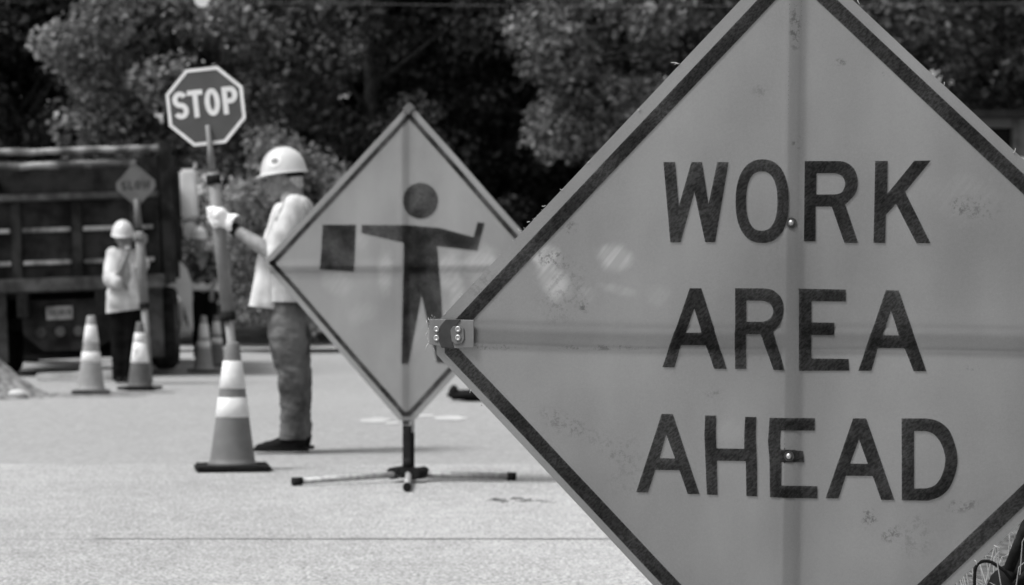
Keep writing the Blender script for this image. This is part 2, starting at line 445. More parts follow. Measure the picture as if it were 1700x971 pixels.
# ------------------------------------------------------------------ overhead cable on poles outside the frame
def cable(label, z0, d, zs):
    o = MB(); pts = []
    for k in range(41):
        t = k/40; x = -26+52*t; pts.append((x, d-1.2*t, z0+zs*(2*t-1)+.9*((2*t-1)**2)))
    o.tube(pts, .003, 6); c = o.build('overhead_cable', m_cable); tag(c, label, 'cable')
zt = at(690, 9, 39.4).z
cable('pale overhead cable crossing the tree tops above the flagger sign', zt, 40, -.25)
for sx, lab in ((-26, 'timber utility pole holding the left end of the overhead cable'), (26, 'timber utility pole holding the right end of the overhead cable')):
    r = empty('utility_pole', (sx, 40 if sx < 0 else 38.8, 0)); tag(r, lab, 'utility pole')
    MB().tube([(0, 0, -.3), (0, 0, 8.5)], [.15, .1], 12).build('pole_shaft', m_bark, r)
    MB().box((0, .13, 8), (1.8, .1, .12)).build('crossarm', m_bark, r)

# ------------------------------------------------------------------ house at the right edge
def house():
    d = 40; r = empty('house', (X(1760, d), d, 0)); ht = at(0, 196, d).z; tag(r, 'house at the right edge with a dark window opening and a white ledge', 'house')
    zl = at(0, 262, d).z; zt = at(0, 212, d).z
    x0, x1 = X(1640, d)-X(1760, d), X(1681, d)-X(1760, d)
    bx = MB()                                       # wall in pieces round the window
    bx.box(((x0-2.2)/2, .1, ht/2), (x0+2.2, .2, ht))
    bx.box(((x1+2.4)/2, .1, ht/2), (2.4-x1, .2, ht))
    bx.box(((x0+x1)/2, .1, zl/2), (x1-x0, .2, zl)); bx.box(((x0+x1)/2, .1, (zt+ht)/2), (x1-x0, .2, ht-zt))
    bx.box((.1, 3.2, ht/2), (4.4, 6, ht))
    bx.build('wall', m_wall, r)
    MB().box(((x0+x1)/2, .16, (zl+zt)/2), (x1-x0-.01, .03, zt-zl-.01)).build('window_pane', m_glass, r)
    MB().box((x1+.05, -.03, (zl+zt)/2+.1), (.09, .06, zt-zl+.3)).build('window_frame', m_truck_beam, r)
    MB().box((.3, -.1, zl-.05), (3.6, .24, .09)).build('ledge', m_trim, r)
    rf = MB(); rf.prism([(-2.5, ht+.003), (2.7, ht+.003), (2.6, ht+.12), (-2.4, ht+.12)], -.3, 6.6); rf.build('roof', m_dark_metal, r)
house()

# ------------------------------------------------------------------ dump truck
def truck():
    d = 28.5; xr = X(286, d); W = 2.5
    r = empty('dump_truck', (xr-W/2, d, 0), rot=(0, R(-2.1), R(6.5)))
    tag(r, 'dark dump truck seen from behind with a ribbed tailgate and a white cab', 'truck')
    h = W/2
    def Z(py): return H-(py-HY)/F*d
    # body
    b = MB()
    b.box((-h+.06, 2.3, 1.85), (.10, 4.4, 1.5)); b.box((h-.06, 2.3, 1.85), (.10, 4.4, 1.5))
    b.box((0, 4.45, 1.95), (W, .1, 1.75)); b.box((0, 2.3, 1.12), (W-.24, 4.4, .12))
    for k in range(5): b.box((h+.03, .35+k*.98, 1.85), (.07, .14, 1.45)); b.box((-h-.03, .35+k*.98, 1.85), (.07, .14, 1.45))
    b.box((h-.0, .1, 1.9), (.14, .18, 1.7)); b.box((-h+.0, .1, 1.9), (.14, .18, 1.7))
    b.build('dump_body', m_truck_body, r)
    ld = MB(); ld.box((0, 2.3, 1.95), (W-.3, 4.1, .5), bev=.15); ld.build('load', m_dark_metal, r)
    # tailgate
    t = MB(); zb, ztp = Z(478), Z(324)
    t.box((0, 0, (zb+ztp)/2), (W-.2, .06, ztp-zb))
    for px in (-52, 38, 137, 232): t.box((X(px, d)-(xr-h), -.06, (zb+ztp)/2+.02), (.12, .08, ztp-zb-.1), bev=.01)
    tg = t.build('tailgate', m_truck_body, r)
    e = MB(); e.box((0, -.07, Z(327)), (W-.18, .14, .085), bev=.015); e.build('tailgate_rail', m_truck_beam, tg)
    xs = [-h+.1]+[X(px, d)-(xr-h) for px in (-52, 38, 137, 232)]+[h-.1]
    for zz, mm in ((Z(381), m_truck_rail), (Z(435), m_truck_rail)):
        for i in range(5):
            a, c = xs[i]+.07, xs[i+1]-.07
            if c-a < .1: continue
            q = MB(); q.prism([(0, 0)], 0, 0) if False else None
            q.box(((a+c)/2, -.05, zz), (c-a, .09, .055), bev=.01); q.build('tailgate_ledge', mm, tg)
    MB().box((0, -.05, Z(472)), (W-.1, .16, .17), bev=.02).build('rear_beam', m_truck_beam, r)
    for (zz, rr, x0, x1) in ((Z(250), .05, -h, h-.05), (Z(273), .055, -h, h-.35)):
        q = MB(); pts = []; 
        for k in range(14):
            x = x0+(x1-x0)*k/13; pts.append((x, .05+.02*math.sin(k*1.7), zz+.006*math.sin(k*2.3)+.005*math.sin(k*5)))
        q.tube(pts, [rr*(.85+.10*math.sin(k*1.9)) for k in range(14)], 10); q.build('tarp_roll', m_truck_rail, r)
    # under the body
    f = MB(); f.box((-.45, 2.8, .85), (.12, 6.5, .28)); f.box((.45, 2.8, .85), (.12, 6.5, .28)); f.box((0, .8, .62), (2.0, .14, .14)); f.box((0, 1.9, .62), (2.0, .14, .14))
    f.ball((0, .8, .62), .2); f.ball((0, 1.9, .62), .2); f.box((0, 5.2, .75), (1.6, 1.4, .5)); f.box((0, 2.1, .98), (W-.3, 3.6, .12)); f.box((0, 6.25, .5), (2.3, .3, .88)); f.box((0, 3.3, .55), (1.9, .5, .7)); f.build('chassis', m_black, r)  # low black boxes added last, to darken the shaded gap beneath the truck
    u = lambda px: X(px, d)-(xr-h)
    hp = MB(); hp.prism([(u(42), Z(497)), (u(186), Z(497)), (u(186), Z(566)), (u(160), Z(582)), (u(75), Z(582)), (u(42), Z(552))], .0, .05)
    hitch = hp.build('hitch_plate', m_truck_body, r)
    for px in (72, 103, 133): MB().tube([(u(px), -.001, Z(550)), (u(px), -.045, Z(550))], .06, 16).build('tail_lamp', m_truck_beam, hitch)
    pl = MB(); pl.box((u(103), -.02, Z(519)), (.31, .012, .16), bev=.004); plate = pl.build('licence_plate', m_truck_rail, r)
    g = MB()
    for k in range(6): g.box((u(103)-.115+k*.046, -.028, Z(518)), (.028 if k % 2 else .02, .003, .075))
    g.build('plate_digits', m_ink, plate)
    for px0, px1 in ((-8, 14), (246, 272)):
        MB().box(((u(px0)+u(px1))/2, .25, (Z(478)+Z(600))/2), ((px1-px0)/F*d, .03, (Z(478)-Z(600))), bev=.01).build('mud_flap', m_truck_beam, r)
    for x in (-1.14, -.84, .84, 1.14):
        for y in (.85, 2.05):
            tw = MB(); tw.lathe([(.2, -.12), (.45, -.14), (.5, -.1), (.51, 0), (.5, .1), (.45, .14), (.2, .12)], seg=28)
            for v in tw.bm.verts: v.co = Vector((x+v.co.z, y+v.co.x, .51+v.co.y))
            tb = tw.build('wheel', m_tyre, r)
            if abs(x) > 1:
                sx = 1 if x > 0 else -1
                hb = MB(); hb.lathe([(.04, .12), (.08, .11), (.1, .04), (.28, .06), (.29, .1)], seg=20)
                for v in hb.bm.verts: v.co = Vector((x+sx*(v.co.z+.05), y+v.co.x, .51+v.co.y))
                hb.build('rim', m_truck_beam, tb)
    # cab
    c = MB(); c.prism([(4.75, .9), (6.2, .9), (6.25, 1.75), (6.0, 2.62), (4.9, 2.66), (4.75, 2.5)], -1.22, 1.22)
    for v in c.bm.verts: v.co = Vector((v.co.y, v.co.x, v.co.z))
    bmesh.ops.bevel(c.bm, geom=c.bm.edges[:], offset=.05, segments=3, affect='EDGES')
    cab = c.build('cab', m_white_paint, r)
    wd = MB(); wd.prism([(5.1, 1.75), (5.98, 1.75), (5.88, 2.4), (5.1, 2.42)], 1.222, 1.23)
    for v in wd.bm.verts: v.co = Vector((v.co.y, v.co.x, v.co.z))
    wd.build('side_window', m_glass, cab)
    hd = MB(); hd.box((0, 7.0, 1.25), (1.5, 1.6, .85), bev=.12); hd.build('hood', m_white_paint, r)
    fd = MB()
    for k in range(13):
        a = math.pi*k/12; 
        fd.box((1.02, 6.9-.62*math.cos(a), .55+.62*math.sin(a)), (.42, .17, .03), rot=Matrix.Rotation(-(a-math.pi/2), 3, 'X'))
    fd.build('fender', m_white_paint, r)
    for yy in (6.9,):
        for sx in (-1, 1):
            tw = MB(); tw.lathe([(.2, -.12), (.45, -.14), (.5, -.1), (.51, 0), (.5, .1), (.45, .14), (.2, .12)], seg=28)
            for v in tw.bm.verts: v.co = Vector((sx*1.0+v.co.z, yy+v.co.x, .51+v.co.y))
            tw.build('wheel', m_tyre, r)
    # tank with a rounded white end behind the rear wheels
    tk = MB(); tk.tube([(.85, 3.5, .9), (.85, 4.6, .9)], .3, 22); tk.build('fuel_tank', m_alu, r)
    for (zc, hh, wd2) in ((2.36, .36, .13), (1.84, .12, .10)):
        mg = MB(); mg.box((0, 0, 0), (2*wd2, .1, 2*hh), bev=.04); mg.bm.transform(Matrix.Translation((1.40, 6.0, zc)))
        mir = mg.build('mirror', m_white_paint, r)
        MB().tube([(1.2, 6.02, zc+hh*.6), (1.40, 6.03, zc+hh*.6)], .018, 8).build('mirror_arm', m_alu, mir)
    # white quarter fender behind the rear wheels
    qf = MB(); qf.prism([(1.2, 1.38), (1.3, 1.36), (1.40, 1.25), (1.45, 1.05), (1.45, .42), (1.40, .5), (1.34, .8), (1.24, 1.0), (1.2, 1.05)], 2.85, 2.92)
    bmesh.ops.bevel(qf.bm, geom=qf.bm.edges[:], offset=.01, segments=2, affect='EDGES')
    qf.build('quarter_fender', m_white_paint, r)
truck()

# boards under the tail of the truck, soil heap
for i, (x0, x1, y, lab) in enumerate(((62, 138, 624, 'long pale board lying on the road in front of the truck tail'), (168, 192, 604, 'upper short pale board beside the right leg of the far worker'), (166, 192, 620, 'lower short pale board beside the right leg of the far worker'))):
    dd = F*H/(632-HY)+.25*(1-i*.2) if i == 0 else 27.2+(.0 if i == 1 else -.3)
    p0, p1 = at(x0, y, dd), at(x1, y, dd); b = MB()
    b.box(((p0.x+p1.x)/2, dd, (p0.z if p0.z > .04 else .04)), (p1.x-p0.x, .14, .075), rot=Matrix.Rotation(R(-2.5), 3, 'Y'), bev=.006)
    if i == 1: b.box(((p0.x+p1.x)/2, dd+.02, p0.z/2-.03), (.12, .1, p0.z-.06))
    tag(b.build('timber_board', m_wood), lab, 'board', 'boards by the truck tail')
def heap():
    d = 22.8; c = Vector((X(-60, d), d, 0)); b = MB(); n = 46
    g = []
    for j in range(n+1):
        row = []
        for i in range(n+1):
            x = -1.1+2.2*i/n; y = -1.1+2.2*j/n; q = math.hypot(x, y)
            z = max(0, .62*(1-q/.78))+0
            z = .62*math.exp(-(q/.42)**2)*.9+.12*max(0, 1-q)
            z = z+.05*mnoise.noise(Vector((x*4, y*4, 3)))*(1 if q < .8 else 0)+(.03*mnoise.noise(Vector((x*13, y*13, 3)))+.025*mnoise.noise(Vector((x*31, y*31, 3))))*(1 if q < .95 else 0)
            row.append(b.bm.verts.new((x, y, z-.03)))
        g.append(row)
    for j in range(n):
        for i in range(n): b.bm.faces.new((g[j][i], g[j][i+1], g[j+1][i+1], g[j+1][i])).smooth = True
    o = b.build('soil_heap', m_soil); o.location = c; tag(o, 'heap of loose dry soil spilling onto the road at the left edge', 'soil heap')
    b = MB(); b.ball((0, 0, .03), .07, (1.4, .8, .6), 8)
    for v in b.bm.verts: v.co += v.co.normalized()*.015*mnoise.noise(v.co*30)
    o = b.build('stone', m_trim); o.location = (X(40, 22.6), 22.3, .0); tag(o, 'pale broken stone at the foot of the soil heap', 'stone')
heap()
def sandbag():
    d = F*H/(664-HY); b = MB()
    b.ball((0, 0, .045), .2, (1.35, .6, .27), 18); b.ball((-.2, 0, .07), .06, (.8, 1.2, 1.15), 12); b.ball((.25, 0, .06), .06, (.9, 1.2, 1.0), 12)
    for v in b.bm.verts:
        v.co += Vector((0, 0, .012*mnoise.noise(v.co*14)))
        v.co.z = max(v.co.z, -.008)
    o = b.build('sandbag', m_bag); o.location = (X(790, d), d, 0); tag(o, 'black sandbag lying on the road between the two diamond signs', 'sandbag')
sandbag()
def debris():
    d = F*H/(831-HY); b = MB()
    for k in range(14):
        x = rnd.uniform(-.1, .12); y = rnd.uniform(-.1, .1); a = rnd.uniform(0, 6)
        b.tube([(x, y, .003), (x+.05*math.cos(a), y+.05*math.sin(a), .005+rnd.uniform(0, .006)), (x+.09*math.cos(a+.5), y+.09*math.sin(a+.5), .003)], [.002, .003, .001], 5)
    o = b.build('dry_twigs', m_soil); o.location = (X(855, d), d, 0); tag(o, 'small scatter of dark dry twigs on the pavement below the flagger sign', 'twigs')
debris()

# ------------------------------------------------------------------ traffic cones
def cone(loc, rz, label, hgt, mats, bands, basew, basemat):
    r = empty('traffic_cone', loc, R(rz)); tag(r, label, 'traffic cone', 'traffic cones on the road')
    k = hgt/.7; rb, rt = .125*k, .036*k
    rad = lambda z: rb+(rt-rb)*(z-.03*k)/(.67*k)
    bd = MB(); zz = [.03*k, .04*k]+[.05*k+.65*k*i/12 for i in range(13)]
    prof = [(rad(.03*k)*1.12, .031*k), (rad(.05*k)*1.02, .045*k)]+[(rad(z), z) for z in [.07*k+.615*k*i/12 for i in range(13)]]+[(rt*.85, .698*k), (rt*.6, .7*k), (rt*.55, .66*k)]
    bd.lathe(prof, seg=36); bd.build('cone_body', mats[0], r)
    ba = MB(); q = basew/2; ba.box((0, 0, .015*k), (basew, basew, .03*k), bev=.012*k); ba.build('base', basemat, r)
    for (z0, z1, m) in bands:
        c = MB(); c.lathe([(rad(z0)+.0005, z0), (rad(z0)+.003, z0+.002), (rad((z0+z1)/2)+.003, (z0+z1)/2), (rad(z1)+.003, z1-.002), (rad(z1)+.0005, z1)], seg=36, cap=False)
        c.build('collar', m, r)
    return r
def gp(px, py): 
    d = F*H/(py-HY); return Vector((X(px, d), d, 0))
p = gp(386, 780); cone((p.x, p.y, 0), 9, 'nearest cone, two white collars and black base, in front of the stop paddle pole', .69, [m_cone], ((.285, .392, m_collar), (.438, .588, m_collar)), .405, m_black)
p = gp(151, 652.5); cone((p.x, p.y, 0), 5, 'faded pale cone with a narrow tip, leftmost, in front of the truck hitch', .75, [m_cone_pale], ((.3, .4, m_collar), (.49, .66, m_collar)), .36, m_cone_dark)
p = gp(232, 646); cone((p.x, p.y, 0), -12, 'cone with one wide scuffed white collar standing against the far worker leg', .68, [m_cone_dark], ((.27, .47, m_collar_dirty), (.475, .57, m_collar)), .37, m_black)
p = gp(338, 617); cone((p.x, p.y, 0), 20, 'distant cone beside the truck wheel, nearer of the pair', .70, [m_cone_pale], ((.3, .38, m_collar), (.42, .6, m_collar)), .36, m_cone_dark)
p = gp(359, 607); cone((p.x, p.y, 0), 30, 'distant cone partly behind the paddle pole, farther of the pair', .68, [m_cone], ((.3, .38, m_collar), (.42, .6, m_collar)), .36, m_cone_dark)

# ------------------------------------------------------------------ people
def blob(name, segs, voxel, mat, parent=None, smooth=3, wrinkle=None, cuts=(), sink=None):
    b = bmesh.new()
    def ball(c, r3, rot=None):
        t = bmesh.new(); bmesh.ops.create_uvsphere(t, u_segments=18, v_segments=12, radius=1)
        m = Matrix.Translation(Vector(c)) @ (rot.to_4x4() if rot else Matrix.Identity(4)) @ Matrix.Diagonal((*r3, 1))
        t.transform(m); me = bpy.data.meshes.new('t'); t.to_mesh(me); t.free(); b.from_mesh(me); bpy.data.meshes.remove(me)
    for s in segs:
        if s[0] == 'e': ball(s[1], s[2], s[3] if len(s) > 3 else None)
        else:
            _, p0, r0, p1, r1 = s; p0 = Vector(p0); p1 = Vector(p1); L = (p1-p0).length
            n = max(2, int(L/(min(r0, r1)*.35))+1)
            for i in range(n+1):
                t = i/n; rr = r0+(r1-r0)*t; ball(p0.lerp(p1, t), (rr, rr, rr))
    me = bpy.data.meshes.new(name+'_src'); b.to_mesh(me); b.free()
    o = bpy.data.objects.new(name+'_src', me); col.objects.link(o)
    md = o.modifiers.new('r', 'REMESH'); md.mode = 'VOXEL'; md.voxel_size = voxel
    dg = bpy.context.evaluated_depsgraph_get(); dg.update()
    nm = bpy.data.meshes.new_from_object(o.evaluated_get(dg))
    bpy.data.objects.remove(o); bpy.data.meshes.remove(me)
    b = bmesh.new(); b.from_mesh(nm); bpy.data.meshes.remove(nm)
    for _ in range(smooth): bmesh.ops.smooth_vert(b, verts=b.verts, factor=.5, use_axis_x=True, use_axis_y=True, use_axis_z=True)
    if wrinkle:
        b.normal_update()
        for v in b.verts:
            amp, fx, fz = wrinkle
            q = Vector((v.co.x*fx, v.co.y*fx, v.co.z*fz+v.co.x*fx*.6))
            v.co += v.normal*amp*(mnoise.noise(q)+.5*mnoise.noise(q*2.1))
    for (pt, nr) in cuts:
        bmesh.ops.bisect_plane(b, geom=b.verts[:]+b.edges[:]+b.faces[:], plane_co=Vector(pt), plane_no=Vector(nr), clear_outer=True)
    for f in b.faces: f.smooth = True
    m2 = bpy.data.meshes.new(name); b.to_mesh(m2); b.free(); m2.materials.append(mat)
    return link(bpy.data.objects.new(name, m2), parent)

def basis(fwd):
    f = Vector(fwd).normalized(); u = Vector((0, 0, 1)); s = u.cross(f).normalized(); u2 = f.cross(s)
    return Matrix((f, s, u2)).transposed()      # columns: forward, left, up

def head_segs(c, fwd, k=1.0):
    B = basis(fwd); P = lambda f, s, u: Vector(c)+B @ Vector((f*k, s*k, u*k))
    E = lambda p, r: ('e', P(*p), tuple(q*k for q in r), B)
    return [E((-.01, 0, .03), (.098, .077, .095)), E((.035, 0, -.045), (.06, .058, .07)), E((.06, 0, -.088), (.03, .03, .024)),
            E((.092, 0, -.012), (.016, .014, .026)), E((.110, 0, -.030), (.020, .016, .015)), E((.084, .0, .024), (.02, .055, .013)),
            E((.088, 0, -.062), (.013, .026, .009)), E((.086, 0, -.076), (.012, .022, .009)),
            E((.075, .045, -.02), (.02, .018, .02)), E((.075, -.045, -.02), (.02, .018, .02)),
            E((-.01, .078, -.01), (.024, .012, .034)), E((-.01, -.078, -.01), (.024, .012, .034)),
            E((.078, .03, .008), (.011, .013, .008)), E((.078, -.03, .008), (.011, .013, .008))]

def helmet(c, fwd, parent, k=1.0, decal=None):
    B = basis(fwd); M4 = Matrix.Translation(Vector(c)) @ B.to_4x4()
    b = MB(); seg = 48; rings = []
    def pt(az, r, z): return Vector((r*1.0*math.cos(az)*.142, r*math.sin(az)*.118, z))*k
    prof = [(0.02, .150), (.2, .1475), (.4, .138), (.6, .121), (.77, .096), (.89, .065), (.96, .035), (1.0, .004), (1.01, -.004)]
    for r, z in prof:
        ring = []
        for q in range(seg):
            az = 2*math.pi*q/seg; rid = .004*math.exp(-(math.sin(az)/.22)**2)*(1 if r < .9 else 0)
            ring.append(b.bm.verts.new(M4 @ pt(az, r, z+rid)))
        rings.append(ring)
    for ext, z in ((1.0, -.008), (1.0, -.013)):
        ring = []
        for q in range(seg):
            az = 2*math.pi*q/seg; fr = max(0, math.cos(az)); ex = 1.0+.06+(.19*fr**2.2)
            if z < -.01: ex -= .03
            ring.append(b.bm.verts.new(M4 @ pt(az, ex, z-.010*fr)))
        rings.append(ring)
    rings.append([b.bm.verts.new(M4 @ pt(2*math.pi*q/seg, .97, -.012)) for q in range(seg)])
    rings.append([b.bm.verts.new(M4 @ pt(2*math.pi*q/seg, .9, .06)) for q in range(seg)])
    for i in range(len(rings)-1):
        for q in range(seg):
            b.bm.faces.new((rings[i][q], rings[i][(q+1) % seg], rings[i+1][(q+1) % seg], rings[i+1][q])).smooth = True
    b.bm.faces.new(rings[0]); b.bm.faces.new(rings[-1])
    o = b.build('hard_hat', m_helmet, parent)
    if decal:
        az, z, rr = decal
        r_here = float(np.interp(z, [q[1] for q in prof][::-1], [q[0] for q in prof][::-1]))
        for (rad, mm, off, nm) in ((rr, m_signwhite, .0025, 'badge'), (rr*.55, m_decal, .004, 'emblem')):
            dd = MB(); ctr = None; vs = []
            for q in range(20):
                t = 2*math.pi*q/20; da = rad*math.cos(t)/.125; dz = rad*math.sin(t)*(.75 if nm == 'emblem' else 1.0)
                zz = z+dz; rl = float(np.interp(zz, [w2[1] for w2 in prof][::-1], [w2[0] for w2 in prof][::-1]))
                pp = pt(az+da/max(rl, .3), rl, zz); vs.append(dd.bm.verts.new(M4 @ (pp*(1+off*9))))
            dd.bm.faces.new(vs); dd.build(nm, mm, o)
    # suspension band seen under the shell at the nape
    s = MB(); 
    pts = [M4 @ (Vector((math.cos(a)*.112, math.sin(a)*.094, -.022))*k) for a in [math.pi*(.55+.9*i/14) for i in range(15)]]
    s.tube(pts, .013*k, 8); s.build('headband', m_black, o)
    return o

def grip(pole, axis, rp, to_wrist, back):
    """hand closed round a pole; to_wrist: unit dir from pole to wrist, back: unit dir of the hand's back"""
    ax = Vector(axis).normalized(); w_ = Vector(to_wrist).normalized(); bk = Vector(back).normalized(); P0 = Vector(pole)
    s = []
    s.append(('c', P0+w_*.085+bk*.012, .028, P0+w_*.03+bk*(rp+.016)+ax*.015, .027))
    s.append(('c', P0+w_*.07+bk*.012-ax*.018, .024, P0+w_*.03+bk*(rp+.014)-ax*.028, .023))
    for k, (o, L) in enumerate(((.036, .95), (.012, 1.05), (-.012, 1.0), (-.034, .85))):
        a = P0+ax*o; r = .0115 if k < 3 else .010
        k0 = a+w_*.03+bk*(rp+.016); k1 = a-w_*(rp+.004)*L+bk*(rp+.012); k2 = a-w_*(rp+.014)*L-bk*.008; k3 = a-w_*.006-bk*(rp+.012)
        s += [('c', k0, r*1.1, k1, r), ('c', k1, r, k2, r*.95), ('c', k2, r*.95, k3, r*.85)]
    t0 = P0+w_*.075+ax*.018; t1 = P0+w_*(rp+.022)+ax*.045-bk*.012; t2 = P0+w_*.004+ax*.05-bk*(rp+.013)
    s += [('c', t0, .017, t1, .014), ('c', t1, .013, t2, .011)]
    return s

# ---- nearer flagger
def flagger():
    D = 14.6
    def P(x, y, dy=0.0): return at(x, y, D)+Vector((0, dy, 0))
    fw = Vector((-1, -.08, -.10))
    paddle_bottom = Vector((X(404, D-.12), D-.12, 0)); ax = Vector((-math.sin(R(6.25)), 0, math.cos(R(6.25))))
    hz = at(0, 364, D).z; hand = paddle_bottom+ax*(hz/ax.z)
    hc = P(471, 298)
    elbow = P(462, 424, -.27); wrist = P(391, 379, -.16); sh = P(492, 352, -.19)
    tow = (wrist-hand); tow.z *= .5; tow.normalize(); bk = Vector((.12, -1, .15)); bk = (bk-tow*bk.dot(tow)).normalized()
    body = head_segs(hc, fw, 1.0)
    body += [('c', P(484, 312), .06, P(490, 345), .066), ('c', P(491, 350, -.12), .075, P(491, 350, .12), .075),
             ('c', P(492, 370, -.07), .11, P(485, 470, -.06), .1), ('c', P(492, 370, .07), .11, P(485, 470, .06), .1),
             ('c', sh, .055, elbow, .046), ('c', elbow, .046, elbow.lerp(wrist, .35), .047), ('c', elbow.lerp(wrist, .35), .047, wrist, .031),
             ('c', wrist, .03, hand+tow*.08+bk*.012, .028)]
    body += [('c', P(493, 352, .19), .055, P(500, 425, .24), .045), ('c', P(500, 425, .24), .043, P(478, 480, .20), .03)]
    # far hand hanging: palm and fingers
    h0 = P(476, 488, .20); body += [('c', P(478, 480, .20), .03, h0+Vector((-.01, 0, -.05)), .03)]
    for k in range(4): body += [('c', h0+Vector((-.03+.02*k, 0, -.06)), .011, h0+Vector((-.035+.02*k, -.01, -.13)), .009)]
    body += [('c', h0+Vector((-.03, -.01, -.02)), .014, h0+Vector((-.06, -.03, -.08)), .011)]
    for dy, dx in ((-.1, 0), (.1, 5)):
        body += [('c', P(483+dx, 500, dy), .09, P(488+dx, 620, dy), .055), ('c', P(488+dx, 620, dy), .055, P(491+dx, 722, dy), .04)]
    o = blob('person', body, .0075, m_skin, None, 2)
    tag(o, 'flagger in white shirt, hard hat and jeans holding the stop paddle', 'person', 'road workers')
    helmet(P(471, 285.5), fw, o, 1.0, decal=(R(68), .066, .036))
    # hair below the shell at the back
    blob('hair', [('e', P(488, 297, -.0), (.055, .074, .04)), ('e', P(494, 306, 0), (.036, .055, .035))], .008, m_hair, o, 2, (.004, 60, 60))
    # shirt
    S = [('c', P(496, 345, -.13), .082, P(492, 400, -.10), .135), ('c', P(496, 345, .13), .082, P(492, 400, .10), .135),
         ('c', P(492, 400, -.10), .135, P(482, 455, -.09), .15), ('c', P(492, 400, .10), .135, P(482, 455, .09), .15),
         ('c', P(482, 455, -.09), .15, P(478, 520, -.09), .145), ('c', P(482, 455, .09), .15, P(478, 520, .09), .145),
         ('c', P(485, 334), .075, P(492, 352), .1),
         ('c', sh, .082, P(478, 392, -.235), .083), ('c', P(478, 392, -.235), .083, P(466, 420, -.26), .08),
         ('c', P(493, 352, .19), .08, P(499, 410, .235), .078)]
    blob('shirt', S, .010, m_shirt, o, 2, (.014, 10, 6), cuts=((P(480, 500), (.0, 0, -1)),) if False else ((P(478, 501), (-.02, 0, -1)),))
    # open vest panel hanging forward of the belly
    V = [('c', P(452, 402, -.10), .05, P(442, 450, -.14), .055), ('c', P(442, 450, -.14), .055, P(434, 512, -.16), .066), ('c', P(442, 440, .02), .06, P(435, 510, .0), .068), ('c', P(470, 350, -.11), .05, P(452, 402, -.10), .05), ('c', P(455, 450, -.12), .08, P(448, 500, -.12), .09)]
    blob('vest', V, .010, m_vest, o, 3, (.012, 11, 4), cuts=((P(430, 509), (-.12, 0, -1)),))
    # vest shoulder strap
    st = MB(); st.tube([P(470, 372, -.245), P(482, 345, -.215), P(497, 333, -.12), P(510, 345, -.16), P(520, 375, -.18)], [.03, .034, .036, .036, .03], 10); st.build('vest_strap', m_vest_band, o)
    J = [('c', P(478, 505, -.09), .118, P(480, 560, -.11), .118), ('c', P(478, 505, .09), .118, P(484, 560, .11), .112),
         ('c', P(480, 560, -.11), .118, P(488, 622, -.11), .092), ('c', P(488, 622, -.11), .092, P(490, 700, -.11), .078), ('c', P(490, 700, -.11), .078, P(489, 740, -.11), .088),
         ('c', P(484, 560, .11), .112, P(491, 622, .11), .09), ('c', P(491, 622, .11), .09, P(494, 700, .11), .075), ('c', P(494, 700, .11), .075, P(493, 740, .11), .085), ('c', P(478, 500, -.06), .115, P(478, 500, .06), .115)]
    blob('jeans', J, .009, m_jeans, o, 2, (.011, 9, 17), cuts=((P(480, 727), (0, 0, -1)), (P(480, 490), (0, 0, 1))))
    for dy, dx in ((-.11, 0), (.11, 4)):
        z0 = P(0, 748).z
        B = [('c', P(496+dx, 737, dy), .045, P(448+dx, 741, dy), .036), ('c', P(498+dx, 726, dy), .05, P(497+dx, 736, dy), .046), ('c', P(480+dx, 730, dy), .045, P(450+dx, 741, dy), .034), ('e', P(440+dx, 741.5, dy), (.052, .044, .03))]
        bt = blob('boot', B, .008, m_boot, o, 2, cuts=((P(480, 747.4), (0, 0, -1)),))
        sl_ = MB(); zc = P(0, 748).z
        ol = [(-.235, -.02), (-.22, -.045), (-.15, -.055), (-.02, -.04), (.07, -.045), (.095, -.02), (.095, .02), (.07, .045), (-.02, .045), (-.15, .05), (-.22, .04), (-.235, .015)]
        px_ = P(489+dx, 748, dy); a = [sl_.bm.verts.new((px_.x+u, px_.y+v, .003)) for u, v in ol]; c_ = [sl_.bm.verts.new((px_.x+u, px_.y+v, .024)) for u, v in ol]
        sl_.bm.faces.new(a[::-1]); sl_.bm.faces.new(c_)
        for i in range(len(ol)): sl_.bm.faces.new((a[i], a[(i+1) % len(ol)], c_[(i+1) % len(ol)], c_[i]))
        sl_.build('sole', m_black, bt)
    # glove with a flared gauntlet
    G = grip(hand, ax, .036, tow, bk)
    G = [(g[0], g[1], g[2]*1.22, g[3], g[4]*1.22) for g in G]
    G += [('c', hand+tow*.07+bk*.012, .045, hand+tow*.04+bk*.045+ax*.02, .045), ('c', hand+tow*.06+bk*.01, .04, hand+tow*.115+bk*.005, .058),
          ('c', hand+bk*.055+ax*.03, .03, hand+bk*.05-ax*.05, .026)]
    blob('glove', G, .006, m_glove, o, 2, (.003, 40, 40), cuts=((hand+tow*.135, tow),))
    bw_ = MB(); q = elbow.lerp(wrist, .93); dr = (wrist-elbow).normalized(); bw_.tube([q-dr*.022, q-dr*.011, q+dr*.011, q+dr*.022], [.036, .041, .041, .036], 16); bw_.build('wristband', m_black, o)
    return paddle_bottom, ax
pb, pax = flagger()

